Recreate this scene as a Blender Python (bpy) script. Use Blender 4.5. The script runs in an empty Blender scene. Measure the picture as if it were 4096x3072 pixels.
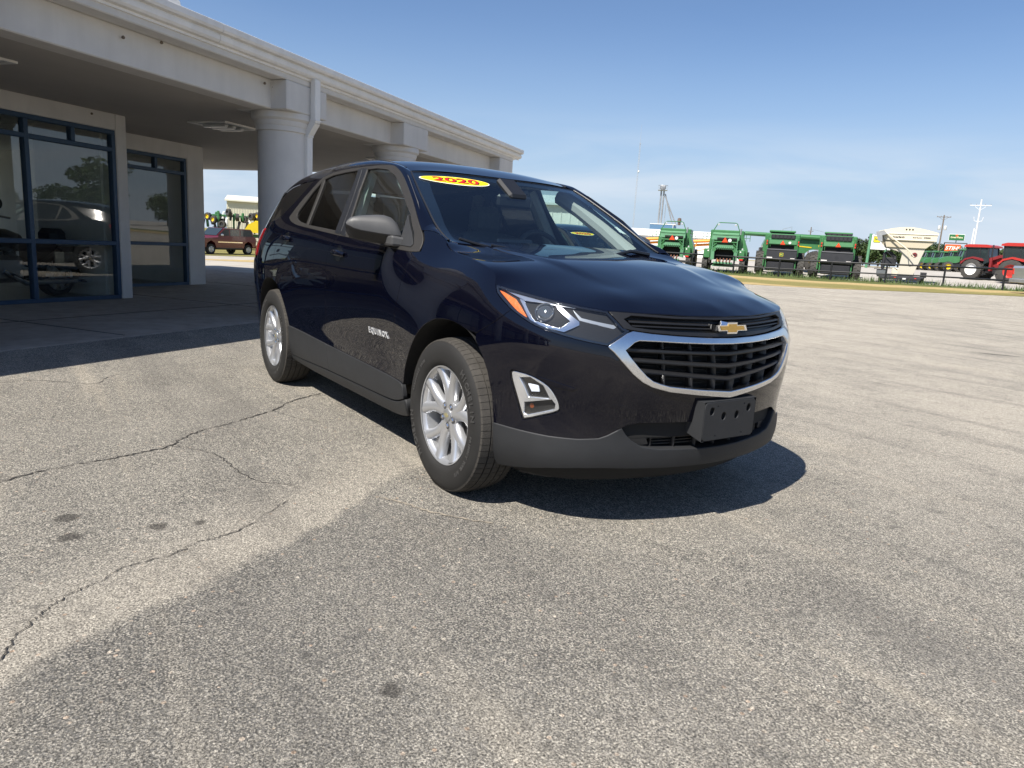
import bpy, bmesh, math, random
import numpy as np
from mathutils import Vector, Matrix, geometry
random.seed(7)
R = math.radians
scene = bpy.context.scene
COL = scene.collection

# ------------------------------------------------------------------ camera
cam = bpy.data.cameras.new('camera'); cam_ob = bpy.data.objects.new('camera', cam); COL.objects.link(cam_ob)
cam.sensor_fit = 'HORIZONTAL'; cam.sensor_width = 36.0; cam.lens = 36.0*2850.34/4096; cam.clip_start = .05; cam.clip_end = 6000
def _cam():
    yaw, pitch, roll = 2.53460022, .191829584, .0595241186
    f = Vector((math.cos(yaw)*math.cos(pitch), math.sin(yaw)*math.cos(pitch), -math.sin(pitch)))
    r = Vector((math.sin(yaw), -math.cos(yaw), 0)); u = r.cross(f)
    r2 = r*math.cos(roll)+u*math.sin(roll); u2 = u*math.cos(roll)-r*math.sin(roll)
    m = Matrix((r2, u2, -f)).transposed().to_4x4(); m.translation = (2.81282767, -2.46705552, 1.14900735)
    cam_ob.matrix_world = m
_cam(); scene.camera = cam_ob

# ------------------------------------------------------------------ sky and sun
SUN_DIR = Vector((.20, -.70, 1.0)).normalized()
world = bpy.data.worlds.new('World'); scene.world = world; world.use_nodes = True
def _world():
    nt = world.node_tree; nt.nodes.clear(); N = nt.nodes.new; L = nt.links.new
    out = N('ShaderNodeOutputWorld'); bg = N('ShaderNodeBackground'); bg.inputs['Strength'].default_value = .0575
    sky = N('ShaderNodeTexSky'); sky.sky_type = 'NISHITA'; sky.sun_disc = False
    sky.sun_elevation = math.asin(SUN_DIR.z); sky.sun_rotation = math.atan2(SUN_DIR.x, SUN_DIR.y)
    sky.air_density = 1.0; sky.dust_density = .6; sky.ozone_density = 1.6; sky.altitude = 200
    tc = N('ShaderNodeTexCoord'); sep = N('ShaderNodeSeparateXYZ'); L(tc.outputs['Generated'], sep.inputs[0])
    # thin high cirrus: streaky noise on the sky dome, thickest low over the horizon
    mp = N('ShaderNodeMapping'); mp.inputs['Scale'].default_value = (1.6, 1.6, 9.0); L(tc.outputs['Generated'], mp.inputs[0])
    nz = N('ShaderNodeTexNoise'); nz.inputs['Scale'].default_value = 1.7; nz.inputs['Detail'].default_value = 7; nz.inputs['Roughness'].default_value = .52; nz.inputs['Distortion'].default_value = .5
    L(mp.outputs[0], nz.inputs[0])
    r1 = N('ShaderNodeMapRange'); r1.interpolation_type = 'SMOOTHSTEP'; r1.inputs[1].default_value = .34; r1.inputs[2].default_value = .64; L(nz.outputs[0], r1.inputs[0])
    r2 = N('ShaderNodeMapRange'); r2.interpolation_type = 'SMOOTHSTEP'; r2.inputs[1].default_value = .185; r2.inputs[2].default_value = .07; L(sep.outputs[2], r2.inputs[0])
    r3 = N('ShaderNodeMapRange'); r3.inputs[3].default_value = .015; r3.inputs[4].default_value = .80; L(r2.outputs[0], r3.inputs[0])
    mu = N('ShaderNodeMath'); mu.operation = 'MULTIPLY'; L(r1.outputs[0], mu.inputs[0]); L(r3.outputs[0], mu.inputs[1])
    tint = N('ShaderNodeMix'); tint.data_type = 'RGBA'; tint.blend_type = 'MULTIPLY'; tint.inputs[0].default_value = 1; tint.inputs[7].default_value = (1.04, 1.17, 1.36, 1); L(sky.outputs[0], tint.inputs[6])
    # pale haze low in the sky, the same all round
    r4 = N('ShaderNodeMapRange'); r4.interpolation_type = 'SMOOTHSTEP'; r4.inputs[1].default_value = .30; r4.inputs[2].default_value = -.02; r4.inputs[4].default_value = .92; L(sep.outputs[2], r4.inputs[0])
    hz = N('ShaderNodeMix'); hz.data_type = 'RGBA'; hz.inputs[7].default_value = (5.0, 6.45, 8.3, 1); L(r4.outputs[0], hz.inputs[0]); L(tint.outputs[2], hz.inputs[6])
    mix = N('ShaderNodeMix'); mix.data_type = 'RGBA'; mix.inputs[7].default_value = (7.3, 8.2, 9.3, 1)
    L(mu.outputs[0], mix.inputs[0]); L(hz.outputs[2], mix.inputs[6]); L(mix.outputs[2], bg.inputs['Color']); L(bg.outputs[0], out.inputs[0])
_world()
sun = bpy.data.lights.new('sun', 'SUN'); sun.energy = 5.0; sun.angle = R(.53); sun.color = (1.0, .945, .855)
sun_ob = bpy.data.objects.new('sun', sun); COL.objects.link(sun_ob); sun_ob.rotation_euler = SUN_DIR.to_track_quat('Z', 'Y').to_euler()
scene.view_settings.view_transform = 'Standard'; scene.view_settings.look = 'None'; scene.view_settings.gamma = 1.0
scene.view_settings.use_curve_mapping = False; scene.view_settings.exposure = 0.78
scene.render.engine = 'CYCLES'
scene.cycles.max_bounces = 10; scene.cycles.transparent_max_bounces = 24; scene.cycles.glossy_bounces = 5; scene.cycles.transmission_bounces = 8

# ------------------------------------------------------------------ materials
MATS = {}
def mat(name, col=(.5,.5,.5), rough=.5, metal=0., coat=0., spec=.5, var=.0, vscale=30., bump=0., bscale=200., sheen=0., emit=None, crough=.03):
    if name in MATS: return MATS[name]
    m = bpy.data.materials.new(name); m.use_nodes = True; nt = m.node_tree; b = nt.nodes['Principled BSDF']; N = nt.nodes.new; L = nt.links.new
    b.inputs['Base Color'].default_value = (*col, 1); b.inputs['Roughness'].default_value = rough; b.inputs['Metallic'].default_value = metal
    b.inputs['Coat Weight'].default_value = coat; b.inputs['Coat Roughness'].default_value = crough; b.inputs['Specular IOR Level'].default_value = spec
    if emit: b.inputs['Emission Color'].default_value = (*emit[0], 1); b.inputs['Emission Strength'].default_value = emit[1]
    if var or bump:
        tc = N('ShaderNodeTexCoord')
    if var:
        nz = N('ShaderNodeTexNoise'); nz.inputs['Scale'].default_value = vscale; nz.inputs['Detail'].default_value = 6; nz.inputs['Roughness'].default_value = .6; L(tc.outputs['Object'], nz.inputs[0])
        mr = N('ShaderNodeMapRange'); mr.inputs[1].default_value = .25; mr.inputs[2].default_value = .75; mr.inputs[3].default_value = 1-var; mr.inputs[4].default_value = 1+var; L(nz.outputs[0], mr.inputs[0])
        mx = N('ShaderNodeMix'); mx.data_type = 'RGBA'; mx.blend_type = 'MULTIPLY'; mx.inputs[0].default_value = 1; mx.inputs[6].default_value = (*col, 1); L(mr.outputs[0], mx.inputs[7]); L(mx.outputs[2], b.inputs['Base Color'])
        rr = N('ShaderNodeMapRange'); rr.inputs[3].default_value = max(0, rough-.25*var); rr.inputs[4].default_value = min(1, rough+.25*var); L(nz.outputs[0], rr.inputs[0]); L(rr.outputs[0], b.inputs['Roughness'])
    if bump:
        n2 = N('ShaderNodeTexNoise'); n2.inputs['Scale'].default_value = bscale; n2.inputs['Detail'].default_value = 4; L(tc.outputs['Object'], n2.inputs[0])
        bp = N('ShaderNodeBump'); bp.inputs['Strength'].default_value = bump; bp.inputs['Distance'].default_value = .004; L(n2.outputs[0], bp.inputs['Height']); L(bp.outputs[0], b.inputs['Normal'])
    MATS[name] = m; return m
def glass(name, tint=(.85,.9,.88), refl=1.0, ior=1.52):
    if name in MATS: return MATS[name]
    m = bpy.data.materials.new(name); m.use_nodes = True; nt = m.node_tree; nt.nodes.clear(); N = nt.nodes.new; L = nt.links.new
    out = N('ShaderNodeOutputMaterial'); tr = N('ShaderNodeBsdfTransparent'); tr.inputs[0].default_value = (*tint, 1)
    gl = N('ShaderNodeBsdfGlossy'); gl.inputs['Roughness'].default_value = .003; gl.inputs['Color'].default_value = (refl, refl, refl, 1)
    # Schlick reflectance from both sides of a thin pane
    geo = N('ShaderNodeNewGeometry'); dt = N('ShaderNodeVectorMath'); dt.operation = 'DOT_PRODUCT'; L(geo.outputs['Incoming'], dt.inputs[0]); L(geo.outputs['Normal'], dt.inputs[1])
    ab = N('ShaderNodeMath'); ab.operation = 'ABSOLUTE'; L(dt.outputs['Value'], ab.inputs[0])
    om = N('ShaderNodeMath'); om.operation = 'SUBTRACT'; om.inputs[0].default_value = 1; om.use_clamp = True; L(ab.outputs[0], om.inputs[1])
    pw = N('ShaderNodeMath'); pw.operation = 'POWER'; pw.inputs[1].default_value = 5; L(om.outputs[0], pw.inputs[0])
    f0 = 1.6*((ior-1)/(ior+1))**2
    m1 = N('ShaderNodeMath'); m1.operation = 'MULTIPLY_ADD'; m1.inputs[1].default_value = 1-f0; m1.inputs[2].default_value = f0; m1.use_clamp = True; L(pw.outputs[0], m1.inputs[0])
    mx = N('ShaderNodeMixShader'); L(m1.outputs[0], mx.inputs[0]); L(tr.outputs[0], mx.inputs[1]); L(gl.outputs[0], mx.inputs[2]); L(mx.outputs[0], out.inputs[0])
    MATS[name] = m; return m

# ------------------------------------------------------------------ mesh helpers
def tag(o, label=None, cat=None, group=None, kind=None):
    if label: o['label'] = label
    if cat: o['category'] = cat
    if group: o['group'] = group
    if kind: o['kind'] = kind
    return o
def ob(name, V, F, m, parent=None, smooth=False, angle=None):
    me = bpy.data.meshes.new(name); me.from_pydata([tuple(map(float, v)) for v in V], [], [tuple(map(int, f)) for f in F]); me.validate(); me.update()
    if m: me.materials.append(m)
    if smooth:
        me.polygons.foreach_set('use_smooth', [True]*len(me.polygons))
        if angle: me.set_sharp_from_angle(angle=R(angle))
    o = bpy.data.objects.new(name, me); COL.objects.link(o)
    if parent: o.parent = parent
    return o
def empty(name, loc=(0,0,0), rz=0., parent=None):
    o = bpy.data.objects.new(name, None); COL.objects.link(o); o.location = loc; o.rotation_euler = (0,0,rz); o.empty_display_size = .2
    if parent: o.parent = parent
    return o
def copy_tree(o, parent=None):
    c = o.copy(); COL.objects.link(c); c.parent = parent
    for ch in list(o.children): copy_tree(ch, c)
    return c
class MB:
    """collects boxes, tubes, prisms, lathes into one mesh"""
    def __init__(s): s.V = []; s.F = []
    def add(s, V, F):
        k = len(s.V); s.V += [tuple(v) for v in V]; s.F += [tuple(i+k for i in f) for f in F]; return s
    def box(s, c, d, rz=0., ch=0., rx=0., ry=0.):
        x, y, z = [q/2 for q in d]; ch = min(ch, x*.9, y*.9, z*.9)
        if ch <= 0:
            V = [(a*x, b*y, e*z) for a in (-1,1) for b in (-1,1) for e in (-1,1)]
            F = [(0,1,3,2),(4,6,7,5),(0,4,5,1),(2,3,7,6),(0,2,6,4),(1,5,7,3)]
        else:
            V = []; idx = {}
            for a in (-1,1):
                for b in (-1,1):
                    for e in (-1,1):
                        for ax in range(3):
                            q = [a*(x-ch), b*(y-ch), e*(z-ch)]; q[ax] += (a,b,e)[ax]*ch
                            idx[(a,b,e,ax)] = len(V); V.append(tuple(q))
            F = []
            for ax in range(3):
                o1, o2 = [(1,2),(2,0),(0,1)][ax]
                for sg in (-1,1):
                    f = []
                    for (p, q) in ((-1,-1),(1,-1),(1,1),(-1,1)):
                        k = [0,0,0]; k[ax] = sg; k[o1] = p; k[o2] = q; f.append(idx[(*k, ax)])
                    F.append(f if sg > 0 else f[::-1])
            for ax in range(3):
                o1, o2 = [(1,2),(2,0),(0,1)][ax]
                for p in (-1,1):
                    for q in (-1,1):
                        k0 = [0,0,0]; k1 = [0,0,0]; k0[ax] = -1; k1[ax] = 1
                        for k in (k0, k1): k[o1] = p; k[o2] = q
                        f = [idx[(*k0,o1)], idx[(*k1,o1)], idx[(*k1,o2)], idx[(*k0,o2)]]
                        F.append(f if p*q > 0 else f[::-1])
            for a in (-1,1):
                for b in (-1,1):
                    for e in (-1,1):
                        f = [idx[(a,b,e,0)], idx[(a,b,e,1)], idx[(a,b,e,2)]]; F.append(f if a*b*e > 0 else f[::-1])
        M = Matrix.Rotation(rz, 3, 'Z') @ Matrix.Rotation(ry, 3, 'Y') @ Matrix.Rotation(rx, 3, 'X')
        return s.add([(M @ Vector(v)) + Vector(c) for v in V], F)
    def beam(s, a, b, w, h=None, ch=0., up=(0,0,1)):
        """rectangular bar from a to b"""
        h = h or w; a = Vector(a); b = Vector(b); d = b-a; l = d.length; d.normalize(); u = Vector(up)
        if abs(d.dot(u)) > .98: u = Vector((1,0,0))
        r = d.cross(u).normalized(); u = r.cross(d)
        V = []
        for t in (a, b):
            for p, q in ((-1,-1),(1,-1),(1,1),(-1,1)): V.append(t+r*(p*w/2)+u*(q*h/2))
        return s.add(V, [(0,1,2,3),(4,7,6,5),(0,4,5,1),(1,5,6,2),(2,6,7,3),(3,7,4,0)])
    def tube(s, pts, r, n=8, cap=True):
        pts = [Vector(q) for q in pts]; rs = r if isinstance(r, (list, tuple)) else [r]*len(pts); V = []; F = []; u = None
        for i, q in enumerate(pts):
            d = (pts[min(i+1, len(pts)-1)]-pts[max(i-1, 0)]).normalized()
            if u is None:
                u = d.orthogonal().normalized()
            else:
                u = (u-d*u.dot(d)); u = u.normalized() if u.length > 1e-6 else d.orthogonal().normalized()
            w = d.cross(u)
            for k in range(n):
                a = 2*math.pi*k/n; V.append(q+(u*math.cos(a)+w*math.sin(a))*rs[i])
        for i in range(len(pts)-1):
            for k in range(n):
                F.append((i*n+k, i*n+(k+1)%n, (i+1)*n+(k+1)%n, (i+1)*n+k))
        if cap: F.append(tuple(range(n))[::-1]); F.append(tuple((len(pts)-1)*n+k for k in range(n)))
        return s.add(V, F)
    def lathe(s, prof, n=48, axis='Y', c=(0,0,0), a0=0., a1=2*math.pi):
        """prof: list of (radius, along axis)"""
        full = abs(a1-a0-2*math.pi) < 1e-6; m = n if full else n+1; V = []; F = []
        for k in range(m):
            a = a0+(a1-a0)*k/n
            for r, t in prof:
                ca, sa = r*math.cos(a), r*math.sin(a)
                q = {'Y': (ca, t, sa), 'X': (t, ca, sa), 'Z': (ca, sa, t)}[axis]; V.append((q[0]+c[0], q[1]+c[1], q[2]+c[2]))
        p = len(prof)
        for k in range(n):
            k2 = (k+1) % m
            for i in range(p-1): F.append((k*p+i, k*p+i+1, k2*p+i+1, k2*p+i))
        return s.add(V, F)
    def prism(s, poly, fn0, fn1):
        """poly of 2D points mapped by fn0 / fn1 to two 3D faces joined by walls"""
        n = len(poly); V = [fn0(*q) for q in poly]+[fn1(*q) for q in poly]
        F = [tuple(range(n)), tuple(range(2*n-1, n-1, -1))]+[(i, i+n, (i+1) % n+n, (i+1) % n) for i in range(n)]
        return s.add(V, F)
    def build(s, name, m, parent=None, smooth=False, angle=30):
        return ob(name, s.V, s.F, m, parent, smooth, angle)
def fix_normals(o):
    bm = bmesh.new(); bm.from_mesh(o.data); bmesh.ops.recalc_face_normals(bm, faces=bm.faces); bm.to_mesh(o.data); bm.free(); return o
_font = None
def text_geo(txt, size=1.0, bold=0., extrude=0., align='CENTER', spacing=1.0, shear=0., res=3):
    """verts, faces of flat / extruded lettering in the XY plane"""
    cu = bpy.data.curves.new('lettering', 'FONT'); cu.body = txt; cu.size = size; cu.align_x = align; cu.align_y = 'CENTER'
    cu.offset = bold; cu.extrude = extrude; cu.space_character = spacing; cu.shear = shear; cu.resolution_u = res
    o = bpy.data.objects.new('lettering', cu); COL.objects.link(o)
    dg = bpy.context.evaluated_depsgraph_get(); me = o.evaluated_get(dg).to_mesh()
    V = [tuple(v.co) for v in me.vertices]; F = [tuple(q.vertices) for q in me.polygons]
    o.evaluated_get(dg).to_mesh_clear(); bpy.data.objects.remove(o); bpy.data.curves.remove(cu)
    return V, F
def crom(pts, n=6, closed=False):
    """Catmull-Rom through points (any dimension)"""
    P = [np.asarray(q, float) for q in pts]; out = []; m = len(P)
    for i in range(m if closed else m-1):
        p0 = P[(i-1) % m] if closed or i > 0 else 2*P[0]-P[1]; p1 = P[i]; p2 = P[(i+1) % m]
        p3 = P[(i+2) % m] if closed or i+2 < m else 2*P[-1]-P[-2]
        for k in range(n):
            t = k/n; out.append(.5*((2*p1)+(p2-p0)*t+(2*p0-5*p1+4*p2-p3)*t*t+(3*p1-p0-3*p2+p3)*t**3))
    if not closed: out.append(P[-1])
    return [tuple(q) for q in out]
# ---- car body reference surface (metres, car frame: x forward, y left, z up, front axle at x=0)
def nat_spline(xs, ys):
    xs = np.asarray(xs, float); ys = np.asarray(ys, float); n = len(xs)
    h = np.diff(xs); A = np.eye(n); r = np.zeros((n,)+ys.shape[1:])
    for i in range(1, n-1):
        A[i,i-1] = h[i-1]; A[i,i] = 2*(h[i-1]+h[i]); A[i,i+1] = h[i]
        r[i] = 6*((ys[i+1]-ys[i])/h[i] - (ys[i]-ys[i-1])/h[i-1])
    M = np.linalg.solve(A, r)
    def f(x):
        x = np.asarray(x, float); k = np.clip(np.searchsorted(xs, x)-1, 0, n-2)
        d = x - xs[k]; hh = h[k]; e = xs[k+1]-x
        if ys.ndim > 1: d = d[...,None]; hh = hh[...,None]; e = e[...,None]
        return (M[k]*e**3+M[k+1]*d**3)/(6*hh) + (ys[k]/hh-M[k]*hh/6)*e + (ys[k+1]/hh-M[k+1]*hh/6)*d
    return f
def pchip(xs, ys):
    xs = np.asarray(xs, float); ys = np.asarray(ys, float)
    h = np.diff(xs); dl = np.diff(ys)/h; m = np.zeros_like(ys)
    for i in range(1, len(xs)-1):
        if dl[i-1]*dl[i] > 0:
            w1 = 2*h[i]+h[i-1]; w2 = h[i]+2*h[i-1]; m[i] = (w1+w2)/(w1/dl[i-1]+w2/dl[i])
    m[0] = dl[0]; m[-1] = dl[-1]
    def f(x):
        x = np.clip(np.asarray(x, float), xs[0], xs[-1]); k = np.clip(np.searchsorted(xs, x)-1, 0, len(xs)-2)
        t = (x-xs[k])/h[k]
        return ((1+2*t)*(1-t)**2*ys[k] + t*(1-t)**2*h[k]*m[k] + t*t*(3-2*t)*ys[k+1] + t*t*(t-1)*h[k]*m[k+1])
    return f
PLAN = [(.895,0),(.878,.2),(.838,.38),(.787,.53),(.715,.66),(.625,.755),(.50,.828),(.36,.872),(.2,.897),(.0,.907),(-.25,.905),
        (-.6,.897),(-1,.893),(-1.5,.893),(-2,.897),(-2.4,.905),(-2.75,.91),(-3.05,.903),(-3.3,.872),(-3.48,.815),(-3.6,.71),(-3.67,.54),(-3.71,.3),(-3.72,0)]
_pl = np.array(PLAN); _pf = np.concatenate([_pl[:0:-1]*[1,-1], _pl, _pl[-2::-1][:3]*[1,-1]])
_i0 = len(_pl)-1
_S = np.concatenate([[0], np.cumsum(np.linalg.norm(np.diff(_pf, axis=0), axis=1))]); _S -= _S[_i0]
_plan = nat_spline(_S, _pf)
S_END = _S[_i0+len(_pl)-1]
def s_of_x(x):                      # right-side arc position of a given x (x between nose and tail)
    ss = np.linspace(0, S_END, 3000); xx = _plan(ss)[:,0]
    return np.interp(-np.asarray(x, float), -xx, ss)
ZK = [.16,.22,.28,.35,.43,.50,.58,.68,.78,.86,.92,.98,1.04,1.10,1.16,1.25,1.35,1.45,1.55,1.64]
SEC = {  # inset from the plan curve at each height, by station
 'nose':  [.13,.07,.040,.030,.030,.022,.010,.008,.022,.050,.085,.13,.18,.25,.32,.42,.52,.62,.72,.80],
 'corner':[.12,.075,.045,.035,.040,.040,.030,.018,.012,.030,.065,.12,.18,.25,.32,.42,.52,.62,.72,.80],
 'fender':[.10,.070,.045,.030,.020,.012,.006,.000,.000,.010,.026,.050,.085,.135,.17,.20,.24,.28,.32,.36],
 'fdoor': [.11,.080,.058,.047,.045,.043,.034,.018,.005,.001,.000,.002,.009,.024,.050,.098,.152,.202,.248,.286],
 'rdoor': [.11,.080,.058,.047,.045,.041,.030,.014,.004,.001,.000,.001,.007,.019,.038,.078,.126,.173,.216,.256],
 'raxle': [.11,.080,.055,.035,.022,.012,.006,.001,.000,.001,.004,.009,.017,.030,.050,.090,.140,.190,.238,.288],
 'rcorn': [.11,.080,.055,.040,.034,.030,.022,.010,.002,.000,.006,.016,.032,.056,.085,.130,.185,.245,.310,.380],
 'tail':  [.13,.100,.070,.055,.050,.045,.035,.015,.000,.000,.020,.050,.085,.125,.170,.250,.350,.450,.560,.680]}
_st = [('nose',0),('nose',.30),('corner',.93),('fender',float(s_of_x(.25))),('fender',float(s_of_x(-.1))),('fdoor',float(s_of_x(-.72))),('fdoor',float(s_of_x(-.95))),
       ('rdoor',float(s_of_x(-2.0))),('raxle',float(s_of_x(-2.7))),('rcorn',float(s_of_x(-3.45))),('tail',float(s_of_x(-3.45))+.45),('tail',S_END+.01)]
_zz = np.linspace(.16, 1.70, 309)
_secz = np.array([nat_spline(ZK, SEC[k])(_zz) for k,_ in _st])
_sg = np.linspace(0, S_END, 600)
_ins = np.stack([pchip([b for _,b in _st], _secz[:,j])(_sg) for j in range(len(_zz))], 1)
_kr = np.hanning(41); _kr /= _kr.sum()
_pad = np.concatenate([_ins[20:0:-1], _ins, _ins[-2:-22:-1]], 0)
_ins = np.stack([np.convolve(_pad[:,j], _kr, 'valid') for j in range(len(_zz))], 1)
def inset(s, z):
    a = np.abs(s)/(_sg[1]-_sg[0]); b = (np.asarray(z)-_zz[0])/(_zz[1]-_zz[0])
    i = np.clip(a.astype(int), 0, len(_sg)-2); j = np.clip(b.astype(int), 0, len(_zz)-2)
    fa = np.clip(a-i, 0, 1); fb = np.clip(b-j, 0, 1)
    return (_ins[i,j]*(1-fa)+_ins[i+1,j]*fa)*(1-fb)+(_ins[i,j+1]*(1-fa)+_ins[i+1,j+1]*fa)*fb
def P1(s, z, off=0.):
    # s: arc position (>0 car's right, <0 left), z: height, off: metres outward
    s = np.atleast_1d(np.asarray(s, float)); z = np.atleast_1d(np.asarray(z, float)); s, z = np.broadcast_arrays(s, z)
    a = np.abs(s); c = _plan(a); e = 1e-3; t = _plan(a+e)-_plan(a-e); t /= np.linalg.norm(t, axis=-1, keepdims=True)
    n = np.stack([t[...,1], -t[...,0]], -1)           # outward
    q = c - n*(inset(s, z)-off)[...,None]
    return np.stack([q[...,0], -np.sign(s+1e-12)*np.maximum(q[...,1], 0), z], -1)
# ------------------------------------------------------------------ trimmed panels on smooth surfaces
def pip(poly, P):
    poly = np.asarray(poly); x, y = P[:,0], P[:,1]; r = np.zeros(len(P), bool); j = len(poly)-1
    for i in range(len(poly)):
        xi, yi = poly[i]; xj, yj = poly[j]
        c = ((yi > y) != (yj > y)) & (x < (xj-xi)*(y-yi)/(yj-yi+1e-30)+xi); r ^= c; j = i
    return r
def area2(poly):
    q = np.asarray(poly); return .5*np.sum(q[:,0]*np.roll(q[:,1], -1)-np.roll(q[:,0], -1)*q[:,1])
def offset_poly(poly, d):
    """shrink (d>0) a counter-clockwise polygon"""
    q = np.asarray(poly, float); a = q-np.roll(q, 1, 0); b = np.roll(q, -1, 0)-q
    na = np.stack([-a[:,1], a[:,0]], 1); nb = np.stack([-b[:,1], b[:,0]], 1)
    na /= np.linalg.norm(na, axis=1, keepdims=True)+1e-12; nb /= np.linalg.norm(nb, axis=1, keepdims=True)+1e-12
    m = na+nb; l = np.linalg.norm(m, axis=1, keepdims=True); m = m/(l+1e-9); c = np.clip((m*na).sum(1, keepdims=True), .4, 1)
    return q+m*d/c
def densify(poly, step):
    out = []; q = np.asarray(poly, float)
    for i in range(len(q)):
        a, b = q[i], q[(i+1) % len(q)]; n = max(1, int(math.ceil(np.linalg.norm(b-a)/step)))
        out += [a+(b-a)*k/n for k in range(n)]
    return np.array(out)
CAR_C = np.array((-1.3, 0, .75))
def surf_normals(fn, P, e=1.5e-3):
    a, b = P[:,0], P[:,1]
    n = np.cross(fn(a+e, b)-fn(a-e, b), fn(a, b+e)-fn(a, b-e)); n /= np.linalg.norm(n, axis=1, keepdims=True)+1e-12
    return n
def panel(name, poly, fn, m, parent, grid=.035, holes=(), gap=.002, flange=.014, ref=None, bev=.0018, flip=False):
    """a sheet on surface fn(a, b) trimmed to poly (minus holes), with rolled edges"""
    poly = np.asarray(poly, float)
    if area2(poly) < 0: poly = poly[::-1]
    keep = [True]*len(poly)
    poly = poly[[np.linalg.norm(poly[i]-poly[i-1]) > 4e-4 for i in range(len(poly))]]
    loops = [densify(offset_poly(poly, gap), grid*.8)]
    for h in holes:
        h = np.asarray(h, float)
        if area2(h) > 0: h = h[::-1]
        loops.append(densify(offset_poly(h, gap), grid*.8))
    lo, hi = poly.min(0), poly.max(0); pts = []
    ys = np.arange(lo[1]+grid*.5, hi[1], grid*.87)
    for j, y in enumerate(ys):
        for x in np.arange(lo[0]+grid*(.25+.5*(j % 2)), hi[0], grid): pts.append((x, y))
    pts = np.array(pts).reshape(-1, 2)
    if len(pts):
        ok = pip(loops[0], pts)
        for h in loops[1:]: ok &= ~pip(h, pts)
        pts = pts[ok]
    B = np.concatenate(loops)
    if len(pts):
        A = np.concatenate([l for l in loops]); Bn = np.concatenate([np.roll(l, -1, 0) for l in loops])
        d = Bn-A; L2 = (d*d).sum(1)+1e-12; dm = np.full(len(pts), 9.)
        for k in range(len(A)):
            t = np.clip(((pts-A[k])@d[k])/L2[k], 0, 1); dm = np.minimum(dm, np.linalg.norm(pts-A[k]-t[:,None]*d[k], axis=1))
        pts = pts[dm > grid*.42]
    allp = np.concatenate([B, pts]) if len(pts) else B
    E = []; k = 0
    for l in loops: E += [(k+i, k+(i+1) % len(l)) for i in range(len(l))]; k += len(l)
    vs, es, fs, *_ = geometry.delaunay_2d_cdt([Vector(map(float, q)) for q in allp], E, [], 0, 1e-7, False)
    vs = np.array([tuple(v) for v in vs]); fs = [f for f in fs if len(f) == 3]
    if not len(fs): return None
    cen = vs[np.array(fs)].mean(1); ok = pip(loops[0], cen)
    for h in loops[1:]: ok &= ~pip(h, cen)
    fs = [f for f, o in zip(fs, ok) if o]
    X = fn(vs[:,0], vs[:,1]); Nn = surf_normals(fn, vs)
    c = CAR_C if ref is None else np.asarray(ref, float)
    sg = 1 if (Nn*(X-c)).sum() > 0 else -1
    if flip: sg = -sg
    Nn = Nn*sg
    V = [tuple(q) for q in X]; Nv = [tuple(q) for q in Nn]; F = []
    for f in fs:
        a, b, d = (X[i] for i in f); nn = np.cross(b-a, d-a)
        F.append(tuple(f) if nn@Nn[f[0]] > 0 else tuple(f)[::-1])
    if flange > 0:
        for l in loops:
            ou = -(offset_poly(l, 1e-3)-l)*1e3; ou /= np.linalg.norm(ou, axis=1, keepdims=True)+1e-9
            X0 = fn(l[:,0], l[:,1]); N0 = surf_normals(fn, l)*sg; X1 = fn(l[:,0]+ou[:,0]*1e-3, l[:,1]+ou[:,1]*1e-3)
            T = X1-X0; T /= np.linalg.norm(T, axis=1, keepdims=True)+1e-12
            r1 = X0+T*bev*.75-N0*bev; r2 = r1-N0*flange; k = len(V); n = len(l)
            n1 = N0*.45+T; n1 /= np.linalg.norm(n1, axis=1, keepdims=True)
            V += [tuple(q) for q in X0]+[tuple(q) for q in r1]+[tuple(q) for q in r1]+[tuple(q) for q in r2]
            Nv += [tuple(q) for q in N0]+[tuple(q) for q in n1]+[tuple(q) for q in T]+[tuple(q) for q in T]
            for i in range(n):
                j = (i+1) % n
                for a, b in ((0, 1), (2, 3)):
                    f = (k+a*n+i, k+a*n+j, k+b*n+j, k+b*n+i)
                    q = [np.array(V[t]) for t in f]; nn = np.cross(q[1]-q[0], q[2]-q[0])
                    F.append(f if nn@np.array(Nv[f[2]]) > 0 else f[::-1])
    me = bpy.data.meshes.new(name); me.from_pydata(V, [], F); me.update(); me.materials.append(m)
    me.polygons.foreach_set('use_smooth', [True]*len(me.polygons)); me.normals_split_custom_set_from_vertices(Nv)
    o = bpy.data.objects.new(name, me); COL.objects.link(o); o.parent = parent
    return o
def grid_surf(name, G, m, parent, flip=False, thick=0.):
    """smooth quad sheet from an (n, m, 3) array"""
    G = np.asarray(G, float); n, k = G.shape[:2]; V = G.reshape(-1, 3)
    F = [(i*k+j, i*k+j+1, (i+1)*k+j+1, (i+1)*k+j) for i in range(n-1) for j in range(k-1)]
    if flip: F = [f[::-1] for f in F]
    return ob(name, V, F, m, parent, True)
def on(fn, off, flip=1):
    """surface shifted outward by off (P1 only)"""
    return lambda s, z: P1(np.asarray(s)*flip, z, off)
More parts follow.
